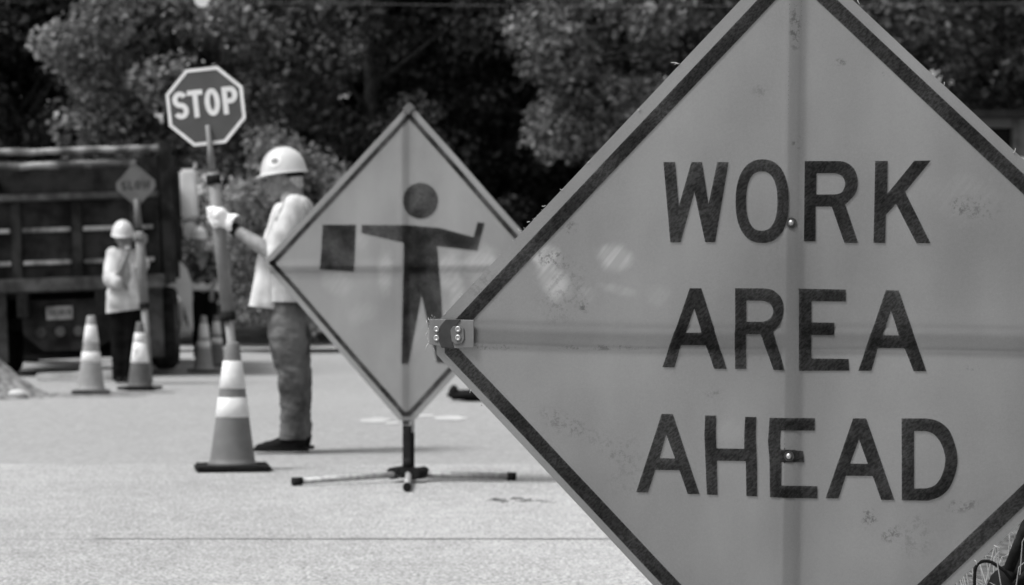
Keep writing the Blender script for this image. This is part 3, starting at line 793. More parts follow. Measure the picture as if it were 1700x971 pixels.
# ---- glyphs as flat strokes (unit height, width about .55)
def stroke(b, pts, wdt, y, closed=False, T=None):
    n = len(pts); L = []; Rr = []
    for i in range(n):
        p = Vector(pts[i])
        a = Vector(pts[(i-1) % n]) if (closed or i > 0) else None; c = Vector(pts[(i+1) % n]) if (closed or i < n-1) else None
        d0 = (p-a).normalized() if a is not None else None; d1 = (c-p).normalized() if c is not None else None
        if d0 is None: d0 = d1
        if d1 is None: d1 = d0
        n0 = Vector((-d0.y, d0.x)); n1 = Vector((-d1.y, d1.x)); m = (n0+n1)
        if m.length < .2: m = n0
        m.normalize(); k = 1/max(.35, m.dot(n0))
        L.append(p+m*wdt/2*k); Rr.append(p-m*wdt/2*k)
    f = (lambda q: T(q)) if T else (lambda q: Vector((q.x, y, q.y)))
    lv = [b.bm.verts.new(f(q)) for q in L]; rv = [b.bm.verts.new(f(q)) for q in Rr]
    for i in range(n if closed else n-1):
        j = (i+1) % n; b.bm.faces.new((lv[i], lv[j], rv[j], rv[i]))
def arc(cx, cy, rx, ry, a0, a1, n=14): return [(cx+rx*math.cos(R(a0+(a1-a0)*i/n)), cy+ry*math.sin(R(a0+(a1-a0)*i/n))) for i in range(n+1)]
def glyph(b, ch, x, z, h_, wd, sw, y):
    s = sw/2; f = lambda pts: [(x+p[0]*wd, z+p[1]*h_) for p in pts]
    e = s/h_; ew = s/wd
    if ch == 'S':
        r = (.5-e)/2; pts = arc(.5, 1-e-r, .5-ew, r, 25, 270, 18)+arc(.5, e+r, .5-ew, r, 90, -155, 18)[1:]
        stroke(b, f(pts), sw, y)
    if ch == 'T':
        stroke(b, f([(0, 1-e), (1, 1-e)]), sw, y); stroke(b, f([(.5, 1-2*e), (.5, 0)]), sw, y)
    if ch == 'O': stroke(b, f(arc(.5, .5, .5-ew, .5-e, 0, 360, 36)[:-1]), sw, y, True)
    if ch == 'P':
        stroke(b, f([(ew, 0), (ew, 1)]), sw, y)
        r = .275-e/2; stroke(b, f([(2*ew, 1-e)]+arc(.55, .72-e*.3, .45-ew, .28-e*.7, 90, -90, 14)+[(2*ew, .44+e*.4)]), sw, y)
    if ch == 'L':
        stroke(b, f([(ew, 1), (ew, 0)]), sw, y); stroke(b, f([(2*ew, e), (1, e)]), sw, y)
    if ch == 'W': stroke(b, f([(.06, 1), (.27, 0.06), (.5, .85), (.73, .06), (.94, 1)]), sw*.9, y)

def paddle(base, axis, yaw, L, label, kind):
    tilt = math.atan2(axis.x, axis.z)
    r = empty('paddle_sign', base, rot=(0, tilt, 0)); tag(r, label, 'paddle sign', 'flagger paddles')
    if kind == 'stop':
        ri = .233; pts = []
        for k in range(8):
            a = R(22.5+45*k); rr = ri/math.cos(R(22.5)); pts.append((rr*math.cos(a), L+rr*math.sin(a)))
        face = MB(); face.prism(pts, -.006, .006); panel = face.build('sign_face', m_red, r)
        b = MB(); q = (ri-.0105)/math.cos(R(22.5)); stroke(b, [(q*math.cos(R(22.5+45*k)), L+q*math.sin(R(22.5+45*k))) for k in range(8)], .021, -.0085, True); b.build('border', m_signwhite, panel)
        b = MB(); hh = .166; ww = .092; x0 = -.196
        for ch, xx in zip('STOP', (-.196, -.104, -.004, .104)): glyph(b, ch, xx, L-.062, hh, ww, .031, -.0085)
        b.build('lettering', m_signwhite, panel)
        segs = (((L-.13, L-.25), .017), ((L-.25, .80*1.0+.05), .0), )
        MB().tube([(0, -.02, L-.115), (0, -.02, L-.42)], [.014, .024], 14).build('upper_pole', m_pole, r)
        MB().tube([(0, -.02, L-.40), (0, -.02, .83)], [.036, .040], 16).build('pole', m_pole, r)
        MB().tube([(0, -.02, .83), (0, -.02, .0)], [.028, .030], 14).build('lower_pole', m_pole, r)
        for z in (L-.445, .82): MB().tube([(0, -.02, z-.027), (0, -.02, z+.027)], .043, 16).build('clamp', m_black, r)
    else:
        hd = .245; c = .035; pts = [(-c, L+hd-c), (c, L+hd-c), (hd-c, L+c), (hd-c, L-c), (c, L-hd+c), (-c, L-hd+c), (-hd+c, L-c), (-hd+c, L+c)][::-1]
        face = MB(); face.prism(pts, -.006, .006); panel = face.build('sign_face', m_slow, r)
        b = MB()
        for ch, xx, ww in zip('SLOW', (-.155, -.078, -.008, .068), (.06, .055, .062, .088)): glyph(b, ch, xx, L-.045, .09, ww, .019, -.0085)
        b.build('lettering', m_ink, panel)
        MB().tube([(0, -.025, L-.15), (0, -.025, L-.5)], [.03, .044], 14).build('upper_pole', m_slow, r)
        MB().tube([(0, -.025, L-.5), (0, -.025, .84)], [.044, .05], 14).build('pole', m_pole, r)
        MB().tube([(0, -.025, .84), (0, -.025, 0)], [.036, .036], 14).build('lower_pole', m_pole, r)
        for z in (L-.5, .84): MB().tube([(0, -.025, z-.03), (0, -.025, z+.03)], .055, 14).build('clamp', m_black, r)
    return r
Ls = (at(0, 176, pb.y).z)/pax.z
paddle(pb+Vector((0, .02, 0)), pax, 0, Ls, 'octagonal STOP paddle on a leaning pole held by the nearer flagger', 'stop')

# ---- far worker with the slow paddle
def far_worker():
    D = 26.2
    def P(x, y, dy=0.0): return at(207+(x-207)*.9+2.5, y, D)+Vector((0, dy, 0))
    fw = Vector((.12, -1, -.14))
    axb = Vector((-math.sin(R(4.2)), 0, math.cos(R(4.2)))); base = Vector((X(249, D-.3), D-.3, 0))
    hz = at(0, 396, D).z; hand = base+axb*(hz/axb.z)+Vector((0, -.02, 0))
    hc = P(203, 396, -.05)
    rs_, re_, rw_ = P(184, 425, -.02), P(187, 474, -.16), P(212, 432, -.24)      # arm bent up to the chin
    ls_, le_, lw_ = P(229, 427, .02), P(243, 450, -.18), hand+Vector((.03, .02, -.07))
    body = head_segs(hc, fw, 1.0)+[('c', P(206, 405), .06, P(207, 424), .065), ('c', P(186, 426), .07, P(228, 427), .07),
        ('c', P(200, 440), .12, P(202, 500), .12), ('c', P(214, 440), .12, P(212, 500), .12),
        ('c', rs_, .055, re_, .047), ('c', re_, .046, rw_, .031), ('c', ls_, .055, le_, .047), ('c', le_, .046, lw_, .032)]
    body += grip(hand, axb, .05, Vector((.25, .6, -.3)), Vector((.9, -.4, .1)))
    q = rw_; body += [('c', q, .03, q+Vector((.02, -.01, .06)), .034)]
    for k in range(4): body += [('c', q+Vector((-.01+.018*k, -.02, .08)), .011, q+Vector((.0+.016*k, -.03, .125)), .010), ('c', q+Vector((.0+.016*k, -.03, .125)), .010, q+Vector((.0+.016*k, .0, .145)), .009)]
    body += [('c', q+Vector((-.01, 0, .03)), .014, q+Vector((-.035, .0, .09)), .011)]
    for x in (197, 219): body += [('c', P(x, 510), .09, P(x-2, 575), .055), ('c', P(x-2, 575), .055, P(x-4, 628), .042)]
    o = blob('person', body, .010, m_skin, None, 2); tag(o, 'far worker in white hi-vis vest and black trousers, hand at the chin', 'person', 'road workers')
    helmet(P(202, 388.5, -.05), fw, o, 1.02)
    S = [('c', P(196, 432), .115, P(195, 500), .13), ('c', P(219, 432), .115, P(218, 505), .128), ('c', P(205, 419), .075, P(208, 432), .1),
         ('c', rs_, .09, P(184, 462, -.12), .095), ('c', P(184, 462, -.12), .095, P(194, 468, -.2), .075), ('c', ls_, .085, P(237, 440, -.08), .08), ('c', P(195, 490), .145, P(197, 545), .16), ('c', P(218, 495), .145, P(220, 545), .16), ('c', P(197, 500, -.03), .15, P(218, 505, -.03), .15)]
    blob('vest', S, .013, m_shirt, o, 3, (.014, 9, 6), cuts=((P(207, 516), (.12, 0, -1)),))
    J = [('c', P(197, 508), .12, P(196, 575), .1), ('c', P(196, 575), .1, P(195, 632), .08), ('c', P(218, 510), .12, P(214, 575), .1), ('c', P(214, 575), .1, P(209, 632), .082), ('c', P(198, 505), .12, P(217, 505), .12)]
    blob('trousers', J, .013, m_trousers, o, 2, (.008, 9, 14), cuts=((P(207, 631), (0, 0, -1)),))
    for x in (195, 209): blob('boot', [('c', P(x, 630, .02), .05, P(x+3, 633, -.13), .04), ('c', P(x, 624), .055, P(x, 632), .052)], .01, m_boot, o, 2, cuts=((Vector((0, 0, .004)), (0, 0, -1)),))
    L = at(0, 307, base.y).z/axb.z
    paddle(base+Vector((0, .025, 0)), axb, 0, L, 'small diamond SLOW paddle held up by the far worker at the truck', 'slow')
far_worker()

# ---- third worker, far off between the paddle pole and the truck
def third_worker():
    D = 34.5
    def P(x, y, dy=0.0): return at(x, y, D)+Vector((0, dy, 0))
    fw = Vector((.3, -1, -.1)); hc = P(332, 400)
    body = head_segs(hc, fw)+[('c', P(333, 408), .06, P(335, 424), .065), ('c', P(322, 425), .07, P(350, 425), .07), ('c', P(330, 435), .12, P(332, 480), .12), ('c', P(342, 435), .12, P(342, 480), .12)]
    for s, x0, x1, x2 in ((-1, 319, 313, 320), (1, 353, 361, 354)):
        body += [('c', P(x0, 427), .052, P(x1, 458, -.05), .044), ('c', P(x1, 458, -.05), .043, P(x2, 482, -.16), .03), ('c', P(x2, 482, -.16), .03, P(x2, 490, -.18), .032)]
        for k in range(4): body += [('c', P(x2, 490, -.18)+Vector((-.03+.02*k, 0, -.02)), .011, P(x2, 497, -.18)+Vector((-.03+.02*k, 0, -.03)), .009)]
        body += [('c', P(x2, 488, -.18), .013, P(x2-s*4, 493, -.2), .011)]
    for x in (331, 349): body += [('c', P(x, 490), .09, P(x, 545), .055), ('c', P(x, 545), .055, P(x, 592), .042)]
    o = blob('person', body, .012, m_skin, None, 2); tag(o, 'distant worker in dark clothes and white hard hat beside the truck wheel', 'person', 'road workers')
    helmet(P(331, 393), fw, o)
    S = [('c', P(327, 430), .12, P(329, 470), .14), ('c', P(345, 430), .12, P(345, 470), .14), ('c', P(333, 420), .07, P(335, 430), .1), ('c', P(319, 428), .075, P(313, 455, -.05), .07), ('c', P(353, 428), .075, P(361, 455, -.05), .07)]
    blob('shirt', S, .015, m_dark_shirt, o, 2, (.012, 9, 6))
    blob('vest_hem', [('c', P(325, 474), .14, P(348, 474), .14), ('c', P(325, 482), .14, P(348, 482), .14)], .014, m_vest, o, 2, (.006, 9, 9), cuts=((P(0, 482), (0, 0, -1)), (P(0, 469), (0, 0, 1))))
    J = [('c', P(330, 488), .125, P(331, 545), .105), ('c', P(331, 545), .105, P(331, 598), .08), ('c', P(347, 488), .125, P(349, 545), .105), ('c', P(349, 545), .105, P(349, 598), .08)]
    blob('trousers', J, .015, m_trousers, o, 2, (.008, 9, 12), cuts=((Vector((0, 0, .07)), (0, 0, -1)),))
    for x in (331, 349): blob('boot', [('c', P(x, 592), .05, P(x, 597, -.12), .042), ('c', P(x, 590), .055, P(x, 597), .05)], .012, m_boot, o, 2, cuts=((Vector((0, 0, .004)), (0, 0, -1)),))
third_worker()

# ------------------------------------------------------------------ roll-up signs
class SignPlane:
    def __init__(s, px, py, d, yaw):
        s.a = R(yaw); s.o = at(px, py, d); s.ex = Vector((math.cos(s.a), -math.sin(s.a), 0)); s.ey = Vector((math.sin(s.a), math.cos(s.a), 0))
        s.base = Vector((s.o.x, s.o.y, 0))
    def uv(s, x, y):                 # photo pixel -> metres in the sign's plane
        c = Vector((0, 0, H)); d = Vector((x-CX, F, -(y-HY)))
        t = (s.base-c).dot(s.ey)/d.dot(s.ey); p = c+d*t
        return Vector(((p-s.base).dot(s.ex), p.z))
    def root(s, name): return empty(name, s.base, -s.a)

def inset(poly, ds):                 # convex polygon, one distance per edge (edge i: i -> i+1)
    n = len(poly); out = []
    c = sum((Vector(p) for p in poly), Vector((0, 0)))/n; lines = []
    for i in range(n):
        a, b = Vector(poly[i]), Vector(poly[(i+1) % n]); d = (b-a).normalized(); nr = Vector((-d.y, d.x))
        if (c-a).dot(nr) < 0: nr = -nr
        lines.append((a+nr*ds[i], d))
    for i in range(n):
        p, d = lines[i-1]; q, e = lines[i]; den = d.x*e.y-d.y*e.x
        t = ((q.x-p.x)*e.y-(q.y-p.y)*e.x)/den; out.append(p+d*t)
    return out

def truncate(c4, cut):               # corners L,T,R,B -> 8-gon, each corner cut off
    out = []
    for i in range(4):
        p = Vector(c4[i]); a = Vector(c4[i-1]); b = Vector(c4[(i+1) % 4])
        out += [p+(a-p).normalized()*cut[i], p+(b-p).normalized()*cut[i]]
    return out                       # edges: even i = corner cut, odd i = long edge (LT, TR, RB, BL)

def flat(name, polys, y, hfun, mat, parent, maxlen, strips=None):
    """flat outlines (list of (outer, [holes])) or closed strips laid on the fabric, finely divided so that they follow it"""
    b = bmesh.new()
    for outer, holes in polys:
        es = []
        for ring in [outer]+holes:
            vs = [b.verts.new((p[0], 0, p[1])) for p in ring]
            es += [b.edges.new((vs[i], vs[(i+1) % len(vs)])) for i in range(len(vs))]
        bmesh.ops.triangle_fill(b, use_beauty=True, use_dissolve=False, edges=es, normal=(0, -1, 0))
    for ra, rb in (strips or []):
        n = len(ra); va = [b.verts.new((p[0], 0, p[1])) for p in ra]; vb = [b.verts.new((p[0], 0, p[1])) for p in rb]
        for i in range(n): b.faces.new((va[i], va[(i+1) % n], vb[(i+1) % n], vb[i]))
    for _ in range(7):
        lg = [e for e in b.edges if e.calc_length() > maxlen]
        if not lg: break
        bmesh.ops.subdivide_edges(b, edges=lg, cuts=1); bmesh.ops.triangulate(b, faces=[f for f in b.faces if len(f.verts) > 4])
    for v in b.verts: v.co.y = hfun(v.co.x, v.co.z)+y
    b.normal_update()
    for f in b.faces:
        if f.normal.y > 0: f.normal_flip()
        f.smooth = True
    me = bpy.data.meshes.new(name); b.to_mesh(me); b.free(); me.materials.append(mat)
    return link(bpy.data.objects.new(name, me), parent)

def panel_mesh(name, c4, cut_poly, hfun, mat, parent, n=70):
    b = bmesh.new(); g = []
    L, T, Rr, B = [Vector(p) for p in c4]
    for j in range(n+1):
        row = []
        for i in range(n+1):
            u, v = i/n, j/n; p = L*(1-u)*(1-v)+T*u*(1-v)+B*(1-u)*v+Rr*u*v
            row.append(b.verts.new((p.x, 0, p.y)))
        g.append(row)
    for j in range(n):
        for i in range(n): b.faces.new((g[j][i], g[j][i+1], g[j+1][i+1], g[j+1][i])).smooth = True
    ce = (L+T+Rr+B)/4
    for i in range(0, 8, 2):
        a, c = cut_poly[i], cut_poly[i+1]; d = (c-a).normalized(); nr = Vector((-d.y, d.x))
        if (ce-a).dot(nr) > 0: nr = -nr
        bmesh.ops.bisect_plane(b, geom=b.verts[:]+b.edges[:]+b.faces[:], plane_co=(a.x, 0, a.y), plane_no=(nr.x, 0, nr.y), clear_outer=True)
    for v in b.verts: v.co.y = hfun(v.co.x, v.co.z)
    b.normal_update()
    for f in b.faces:
        if f.normal.y > 0: f.normal_flip()
    me = bpy.data.meshes.new(name); b.to_mesh(me); b.free(); me.materials.append(mat)
    return link(bpy.data.objects.new(name, me), parent)

def sm(x): x = max(0, min(1, x)); return x*x*(3-2*x)
def curve(*pts, n=10):               # Catmull-Rom through points
    out = []; P_ = [Vector(p) for p in pts]
    for i in range(len(P_)-1):
        p0 = P_[max(0, i-1)]; p1 = P_[i]; p2 = P_[i+1]; p3 = P_[min(len(P_)-1, i+2)]
        for k in range(n):
            t = k/n; out.append(tuple(.5*((2*p1)+(p2-p0)*t+(2*p0-5*p1+4*p2-p3)*t*t+(3*p1-p0-3*p2+p3)*t**3)))
    out.append(tuple(P_[-1])); return out
def sell(cx, cy, rx, ry, ex=2.3, n=44):
    o = []
    for k in range(n):
        a = 2*math.pi*k/n; c, s_ = math.cos(a), math.sin(a)
        o.append((cx+rx*math.copysign(abs(c)**(2/ex), c), cy+ry*math.copysign(abs(s_)**(2/ex), s_)))
    return o

# ---- the large WORK AREA AHEAD sign
def work_sign():
    S = SignPlane(1317.5, 562, 5.0, 21)
    r = S.root('roll_up_sign'); tag(r, 'large diamond fabric sign reading WORK AREA AHEAD in the foreground', 'road sign', 'roll-up diamond signs')
    c4 = [S.uv(700, 562), S.uv(1316, -93), S.uv(2018, 562), S.uv(1319, 1221)]
    cut = truncate(c4, [.05, .05, .05, .06])
    zc = S.uv(1317, 562).y; x_rib = 0.0
    h1, h2 = S.uv(790, 558), S.uv(1700, 572); v1, v2 = S.uv(1322, 0), S.uv(1310, 971)
    rz = lambda x: h1.y+(h2.y-h1.y)*(x-h1.x)/(h2.x-h1.x)+.004*math.sin(x*5)
    rx = lambda z: v1.x+(v2.x-v1.x)*(z-v1.y)/(v2.y-v1.y)
    bolts = [S.uv(1315, 370), S.uv(1311, 757)]
    def hf(x, z):
        dh = abs(z-rz(x)); dv = abs(x-rx(z))
        bh = -.0042*sm((.029-dh)/.013); bv = -.0052*sm((.0235-dv)/.0115)
        aw = min(1, dh/.10)*min(1, dv/.10)
        wv = .006*mnoise.noise(Vector((x*2.1, 3, z*1.6)))+.0022*mnoise.noise(Vector((x*6+2, 1, z*4)))
        y = min(bh, bv)+wv*aw
        for bo in bolts: y += .0012*math.exp(-((x-bo.x)**2+(z-bo.y)**2)/(.02**2))
        return y
    U = S.uv
    def e(px, py, rpx, rpy, rot, k): q = U(px, py); return (q.x, q.y, rpx/790, rpy/800, R(rot), k)
    sun_dapple = [e(920, 468, 26, 40, -35, 1), e(905, 425, 32, 22, 15, .8), e(1022, 428, 34, 24, 12, 1), e(1030, 482, 40, 10, 12, .35), e(975, 490, 18, 16, 0, .25), e(1090, 490, 24, 20, 0, .2), e(890, 425, 26, 10, 45, .4), e(1210, 715, 30, 22, 0, .15), e(1600, 330, 60, 40, 0, .15)]  # blobs of sun dapple on the cloth, painted as lighter colour
    smud = [e(915, 430, 40, 16, 10, 1), e(945, 378, 18, 12, 0, .8), e(970, 508, 9, 12, 0, 1), e(935, 490, 40, 60, 40, .45), e(935, 702, 50, 20, 28, .55), e(1000, 735, 60, 20, 28, .3), e(1395, 103, 12, 6, 0, .9), e(1470, 124, 8, 5, 20, .8),
            e(1620, 345, 40, 20, 10, .7), e(1590, 350, 8, 20, 0, .7), e(1443, 860, 14, 16, 20, 1), e(1478, 888, 20, 12, -40, .9), e(1600, 838, 30, 12, -15, .8), e(1321, 50, 11, 40, 0, 1), e(1324, 238, 9, 12, 0, 1), e(1262, 150, 14, 12, 0, .5), e(1190, 655, 20, 8, 0, .5), e(1260, 590, 20, 10, 0, .2), e(820, 576, 60, 6, 0, .8), e(1000, 577, 90, 5, 0, .8), e(1615, 610, 12, 5, 0, .7), e(800, 470, 40, 30, 45, .4), e(1520, 890, 30, 40, 20, .4), e(1040, 780, 40, 60, 0, .3)]
    mf = fabric('orange_sign_fabric', .30, sun_dapple, smud, .58)
    mi = ink_fabric('black_sign_fabric', .004, .30, .12)
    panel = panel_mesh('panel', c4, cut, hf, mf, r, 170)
    m1 = [.02, .027, .02, .021, .02, .0185, .02, .0165]; m2 = [.05, .056, .05, .05, .05, .051, .05, .0465]
    flat('border', [], -.0020, hf, mi, panel, .02, strips=[(inset(cut, m1), inset(cut, m2))])
    def z(ox, oy, k): return lambda *pts: [tuple(U(ox+p[0]/k, oy+p[1]/k)) for p in pts]
    words = {}
    a = z(1080, 240, 5.396); b = z(1300, 240, 5.393)
    W = (a((118,157),(222,157),(257,548),(368,157),(462,157),(522,535),(600,157),(700,157),(583,874),(493,874),(395,425),(272,876),(180,876)), [])
    O = (a(*sell(1005, 507, 240, 375)), [a(*sell(1000, 506, 140, 266, 2.4))])
    Rw = (b((197,148),*curve((470,148),(560,158),(640,220),(672,330),(650,440),(560,538)),(675,880),(553,880),(440,555),(295,555),(295,866),(190,866)), [b((303,257),*curve((470,257),(530,280),(560,350),(530,425),(470,447)),(300,447))])
    K = (b((828,147),(940,147),(937,440),(1178,145),(1325,143),(1095,425),(1322,882),(1197,882),(1015,530),(923,630),(918,880),(813,880)), [])
    words['WORK'] = [W, O, Rw, K]
    a = z(1080, 460, 5.396); b = z(1300, 460, 5.393)
    A1 = (a((355,100),(458,100),(685,822),(572,820),(503,608),(278,608),(217,808),(110,806)), [a((318,497),(462,497),(395,280))])
    R1 = (a((762,100),*curve((1010,100),(1100,118),(1175,190),(1195,290),(1170,400),(1103,487)),(1205,835),(1103,830),(995,510),(860,510),(860,822),(760,822)), [a((862,210),*curve((1010,210),(1075,240),(1102,305),(1075,370),(1010,400)),(862,400))])
    E1 = (b((148,103),(567,112),(567,218),(257,216),(257,405),(463,409),(463,518),(257,516),(257,728),(590,732),(595,836),(148,838)), [])
    A2 = (b((925,117),(1040,120),(1285,842),(1172,842),(1092,634),(853,632),(793,837),(677,838)), [b((895,520),(1043,522),(970,300))])
    words['AREA'] = [A1, R1, E1, A2]
    a = z(1040, 670, 5.667); b = z(1300, 670, 5.3125)
    A3 = (a((335,97),(440,97),(690,850),(580,848),(503,625),(275,623),(205,835),(95,833)), [a((315,512),(462,515),(378,288))])
    H1 = (a((745,110),(850,112),(845,250),(850,420),(1110,425),(1112,250),(1120,124),(1225,126),(1218,300),(1230,560),(1232,872),(1130,870),(1125,540),(855,535),(860,858),(760,855),(750,600),(738,300)), [])
    E2 = ([tuple(U(*p)) for p in ((1278.2,693.5),(1353.3,694.1),(1352.7,714.6),(1296.8,714.1),(1295.2,730),(1295.9,745.9),(1318,746.5),(1333.9,749),(1335.4,767.3),(1298,766.7),(1297.6,805.5),(1357.4,807),(1357.4,827.2),(1278.6,825.3),(1277.9,768),(1275.2,731.8))], [])
    A4 = (b((620,130),(735,130),(983,848),(868,848),(793,637),(555,635),(490,836),(377,834)), [b((592,528),(750,530),(672,315))])
    D1 = (b((1048,130),*curve((1270,130),(1380,160),(1480,260),(1540,490),(1490,700),(1400,810),(1280,855)),(1050,852)), [b((1158,240),*curve((1270,242),(1340,275),(1400,360),(1432,490),(1405,625),(1345,715),(1270,746)),(1158,748))])
    words['AHEAD'] = [A3, H1, E2, A4, D1]
    for wd, gl in words.items(): flat('lettering', gl, -.0022, hf, mi, panel, .013)
    # ribs behind the fabric
    b = MB(); pts = [(c4[0].x+.03, .002, rz(c4[0].x+.03))]+[(x, .002, rz(x)) for x in np.linspace(-.7, .8, 24)]
    for i in range(len(pts)-1):
        (x0, _, z0), (x1, _, z1) = pts[i], pts[i+1]
        q = [b.bm.verts.new((x, y, zz)) for (x, zz) in ((x0, z0), (x1, z1)) for y in (-.0026, .006) for zz in (zz-.017, zz+.017)]
        for f in ((0, 1, 5, 4), (2, 3, 7, 6), (0, 2, 6, 4), (1, 3, 7, 5)): b.bm.faces.new([q[k] for k in f])
    b.build('horizontal_rib', m_ink, r)
    b = MB(); b.box((rx(.9)+.0, .002, .93), (.026, .0115, 1.70), rot=Matrix.Rotation(math.atan2(v1.x-v2.x, v1.y-v2.y), 3, 'Y')); b.build('vertical_rib', m_ink, r)
    # bolts with washers
    for bo in bolts:
        y = hf(bo.x, bo.y)
        MB().tube([(bo.x, y-.0005, bo.y), (bo.x, y-.003, bo.y)], .011, 18).build('washer', m_ink, r)
        MB().ball((bo.x, y-.003, bo.y), .0065, (1, .8, 1), 14).build('bolt', m_steel, r)
    # left corner pocket with rivets
    def slab(name, pp, y0, y1, mat, bev=.0008):
        q = MB(); q.prism([tuple(U(*p)) for p in pp], y0, y1); bmesh.ops.bevel(q.bm, geom=q.bm.edges[:], offset=bev, segments=1, affect='EDGES'); return q.build(name, mat, r)
    pk = slab('corner_pocket', ((716, 530), (790, 531), (790, 577), (752, 578), (716, 571)), -.0125, -.0105, m_pocket)
    slab('corner_strap', ((744, 530), (769, 530), (763, 539), (755, 546), (752, 553), (752, 563), (755, 569), (758, 577), (737, 577), (733, 567), (732, 554), (735, 541)), -.0145, -.013, m_ink)
    pl = slab('rivet_plate', ((752, 548), (756, 542), (766, 540), (774, 545), (775, 562), (771, 570), (760, 571), (754, 566)), -.0152, -.013, m_slow, .0006)
    for (x, y) in ((728.5, 546.5), (728.5, 561), (765, 546.5), (765, 560.5)):
        q = U(x, y); yb = -.0155 if x > 740 else -.0128
        MB().lathe([(.0075, 0), (.007, .0018), (.005, .0028), (.0035, .0015), (.001, .001)], seg=18).bm
        k = MB(); k.lathe([(.0072, 0), (.0068, .0018), (.0048, .003), (.003, .0014), (.001, .001)], seg=18)
        for v in k.bm.verts: v.co = Vector((q.x+v.co.x, yb-v.co.z, q.y+v.co.y))
        k.build('rivet', m_steel, r)
    # frayed threads on the hem
    rr = random.Random(5)
    th = [(1128, 106, -14, -2), (1120, 107, 6, 0), (1063, 184, -5, -2), (1060, 186, 2, -4), (978, 268, -3, 3), (935, 314, -5, 0), (906, 341, -6, 1), (880, 368, -5, 1), (866, 383, -6, -4), (1548, 127, 2, -4), (1566, 142, 2, -6), (1682, 254, 4, -8), (1427, 6, -4, -8), (712, 540, -4, -8), (716, 533, -5, -6), (709, 552, -3, 6), (711, 570, -4, 14), (780, 652, 3, -6), (800, 674, -2, -4), (1618, 930, 4, 8), (1650, 905, 10, 4)]
    t = MB()
    for (x, y, dx, dy) in th:
        p0 = U(x, y); p2 = U(x+dx, y+dy); md = (p0+p2)/2+Vector((rr.uniform(-.002, .002), rr.uniform(-.003, .003)))
        MB().tube([(p0.x, .0, p0.y), (md.x, -.002, md.y), (p2.x, -.001, p2.y)], [.0009, .0008, .0005], 5).build('frayed_thread', m_thread, r)
    for k in range(44):                                   # short fuzz round the left pocket and along the left hems
        y = rr.uniform(525, 600); x = 709+abs(y-556)*.35+rr.uniform(-2, 4) if k < 26 else 0
        if k >= 26:
            y = rr.uniform(330, 530); x = 700+(562-y)*.94+rr.uniform(-.5, .5)
        p0 = U(x, y); t.tube([(p0.x, 0, p0.y), (p0.x-rr.uniform(.001, .0032), -.001, p0.y+rr.uniform(-.004, .005))], [.0007, .0004], 4)
    tag(t.build('lint', m_thread, r), kind='stuff')
    # stand
    MB().box((.0, .045, .55), (.035, .035, 1.0)).build('mast', m_alu, r)
    for sx, sy in ((-1, -.75), (1, -.75), (-1, .9), (1, .9)):
        MB().tube([(0, .045, .09), (.62*sx, .045+.5*sy, .02)], .016, 10).build('leg', m_alu, r)
    MB().box((0, .045, .08), (.12, .09, .1), bev=.01).build('stand_hub', m_black, r)
work_sign()

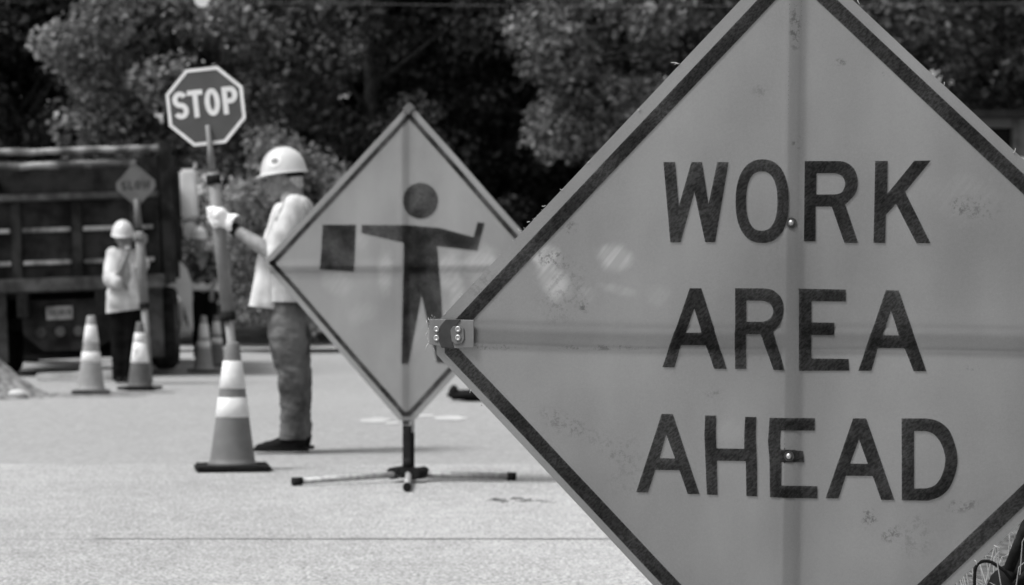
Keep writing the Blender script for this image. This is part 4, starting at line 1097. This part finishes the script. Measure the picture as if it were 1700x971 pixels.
# ---- the flagger-symbol sign
def flagger_sign():
    S = SignPlane(678, 440, 12.1, 22); U = S.uv
    r = S.root('roll_up_sign'); tag(r, 'smaller diamond fabric sign with a black flagger figure, on a low four-legged stand', 'road sign', 'roll-up diamond signs')
    c4 = [U(436, 436), U(680.5, 172), U(920, 444), U(675, 712)]
    cut = truncate(c4, [.022, .022, .03, .06])
    zr = U(678, 447).y
    def hf(x, z):
        bh = -.006*sm((.04-abs(z-zr))/.02); bv = -.006*sm((.042-abs(x+.012))/.018)
        return min(bh, bv)+.008*mnoise.noise(Vector((x*2.3, 8, z*2)))*min(1, abs(x)/.12)*min(1, abs(z-zr)/.12)
    def e(px, py, rpx, rpy, rot, k): q = U(px, py); return (q.x, q.y, rpx/310, rpy/330, R(rot), k)
    dapples = [e(640, 450, 14, 40, 0, .5), e(560, 470, 30, 24, 30, .3), e(745, 450, 26, 34, 20, .6), e(800, 440, 30, 34, 20, .7), e(700, 470, 16, 14, 0, .4), e(600, 400, 14, 16, 0, .25), e(690, 540, 20, 40, 0, .3), e(760, 500, 14, 34, 0, .5), e(600, 520, 30, 18, -20, .2)]  # dappled light on this panel, put into the fabric colour
    mf = fabric('pale_orange_sign_fabric', .35, dapples, [], .6, .16)
    mi = ink_fabric('black_symbol_fabric', .003, .42, .12)
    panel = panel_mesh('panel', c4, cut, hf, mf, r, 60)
    flat('border', [], -.003, hf, mi, panel, .06, strips=[(inset(cut, [.022, .03]*4), inset(cut, [.045, .055]*4))])
    Q = lambda pts: [tuple(U(*p)) for p in pts]
    fig = Q([(601,373.3),(677,373.3),(730.7,378.3),(786.3,393.5),(793.3,368.8),(804.8,370),(792.4,416.2),(725.7,408),(729,440),(732.7,490),(740,602),(726,602),(700,489),(679,603),(667.5,603),(671.8,403),(601,386.5)])
    flat('flagger_figure', [(fig, []), (Q([(698.5+28.5*math.cos(2*math.pi*k/36), 333+29.8*math.sin(2*math.pi*k/36)) for k in range(36)]), []), (Q([(536, 373), (591.5, 373), (588.5, 450.4), (531.7, 446.3)]), [])], -.003, hf, mi, panel, .05)
    b = MB(); b.box(((c4[0].x+c4[2].x)/2, .0005, zr), (c4[2].x-c4[0].x-.09, .008, .034)); b.build('horizontal_rib', m_ink, r)
    b = MB(); b.box((-.012, .001, (c4[1].y+c4[3].y)/2), (.038, .0090, c4[1].y-c4[3].y-.04)); b.build('vertical_rib', m_ink, r)
    q = U(680, 181); MB().box((q.x, -.004, q.y), (.05, .03, .05), rot=Matrix.Rotation(R(45), 3, 'Y'), bev=.006).build('corner_clip', m_slow, r)
    z0 = U(675, 705).y; zb = .075
    MB().box((-.008, .02, z0-.01), (.05, .045, .07), bev=.006).build('socket', m_alu, r)
    MB().box((-.008, .02, (z0+zb)/2), (.048, .048, z0-zb), bev=.004).build('post', m_black, r)
    hb = MB(); hb.box((-.008, .02, .047), (.12, .11, .05), bev=.012)
    for sx in (-.068, .052):
        hb.tube([(sx, -.05, .046), (sx, .08, .046)], .030, 14)
    hb.tube([(-.008, .02, .07), (-.008, .02, .12)], .03, 14); hb.build('stand_hub', m_black, r)
    inv = Matrix.Rotation(S.a, 3, 'Z')
    for (wx, wy, z) in ((-.56, -.25, .022), (.54, .1, .022), (.02, -.62, .022), (-.05, .65, .022)):
        p0 = Vector((-.008, .02, .042)); p1 = inv @ Vector((wx, wy, 0)); p1.z = z
        lg = MB(); lg.tube([p0, p0.lerp(p1, .92)], .016, 10); lo = lg.build('leg', m_alu, r)
        MB().tube([p0.lerp(p1, .92), p1], .021, 10).build('foot', m_black, lo)
flagger_sign()

# ------------------------------------------------------------------ black bag, hose and dry weeds at the lower right
def corner_things():
    d = 5.75
    c = at(1700, 985, d); o = empty('tool_bag', (c.x+.02, d+.12, 0)); tag(o, 'black canvas tool bag standing behind the lower right edge of the large sign', 'bag')
    bag = blob('bag_body', [('c', (-.02, 0, .12), .11, (.22, .02, .13), .12), ('c', (-.02, 0, .22), .06, (.22, .02, .24), .08), ('e', (.1, 0, .1), (.2, .13, .1)), ('c', (.0, .03, .27), .03, (.05, .03, .36), .035)], .01, m_bag, o, 3, (.012, 14, 14), cuts=((Vector((0, 0, .003)), (0, 0, -1)),))
    b = MB(); b.tube([(-.04, -.11, .24), (.0, -.13, .285), (.06, -.14, .29), (.16, -.13, .27)], [.010, .011, .011, .011], 8); b.build('carry_strap', m_black, o)
    b = MB(); b.tube([(-.005, -.145, .268), (.045, -.15, .26)], .009, 10); b.build('buckle', m_steel, o)
    b = MB(); b.ball((.035, -.15, .235), .008); b.build('stud', m_steel, o)
    b = MB(); b.tube([(-.045, -.06, .27), (.0, -.05, .38), (.012, -.04, .40)], [.014, .013, .009], 8); b.build('flap_handle', m_black, o)
    h = MB(); pts = []
    q0 = at(1618, 975, d); q1 = at(1619, 945, d); q2 = at(1628, 933, d); q3 = at(1645, 933, d); q4 = at(1668, 948, d)
    h.tube([(q0.x+.01, d+.05, .02), (q0.x+.002, d, q0.z-.05)]+[tuple(v) for v in curve(q0, q1, q2, q3, q4)]+[(q4.x+.05, d+.05, q4.z-.06)], .0042, 8)
    tag(h.build('rubber_hose', m_black), 'thin black rubber hose arching out of the bag', 'hose')
    g = MB(); rr = random.Random(3)
    for k in range(46):
        x = rr.uniform(1600, 1720); dd = d+rr.uniform(-.05, .5); b0 = Vector((X(x, dd), dd, 0)); hgt = rr.uniform(.18, .42)
        lx = rr.uniform(-.12, .12); ly = rr.uniform(-.05, .05)
        if k < 6: hgt = .36+.02*k; lx = -.12+.01*k
        g.tube([b0, b0+Vector((lx*.3, ly*.3, hgt*.5)), b0+Vector((lx*.7, ly, hgt*.9)), b0+Vector((lx*1.3, ly, hgt*.95))], [.0022, .0018, .0012, .0006], 4)
    tag(g.build('dry_weeds', m_grass_dry), 'tuft of thin dry weeds around the black bag', 'weeds', kind='stuff')
corner_things()
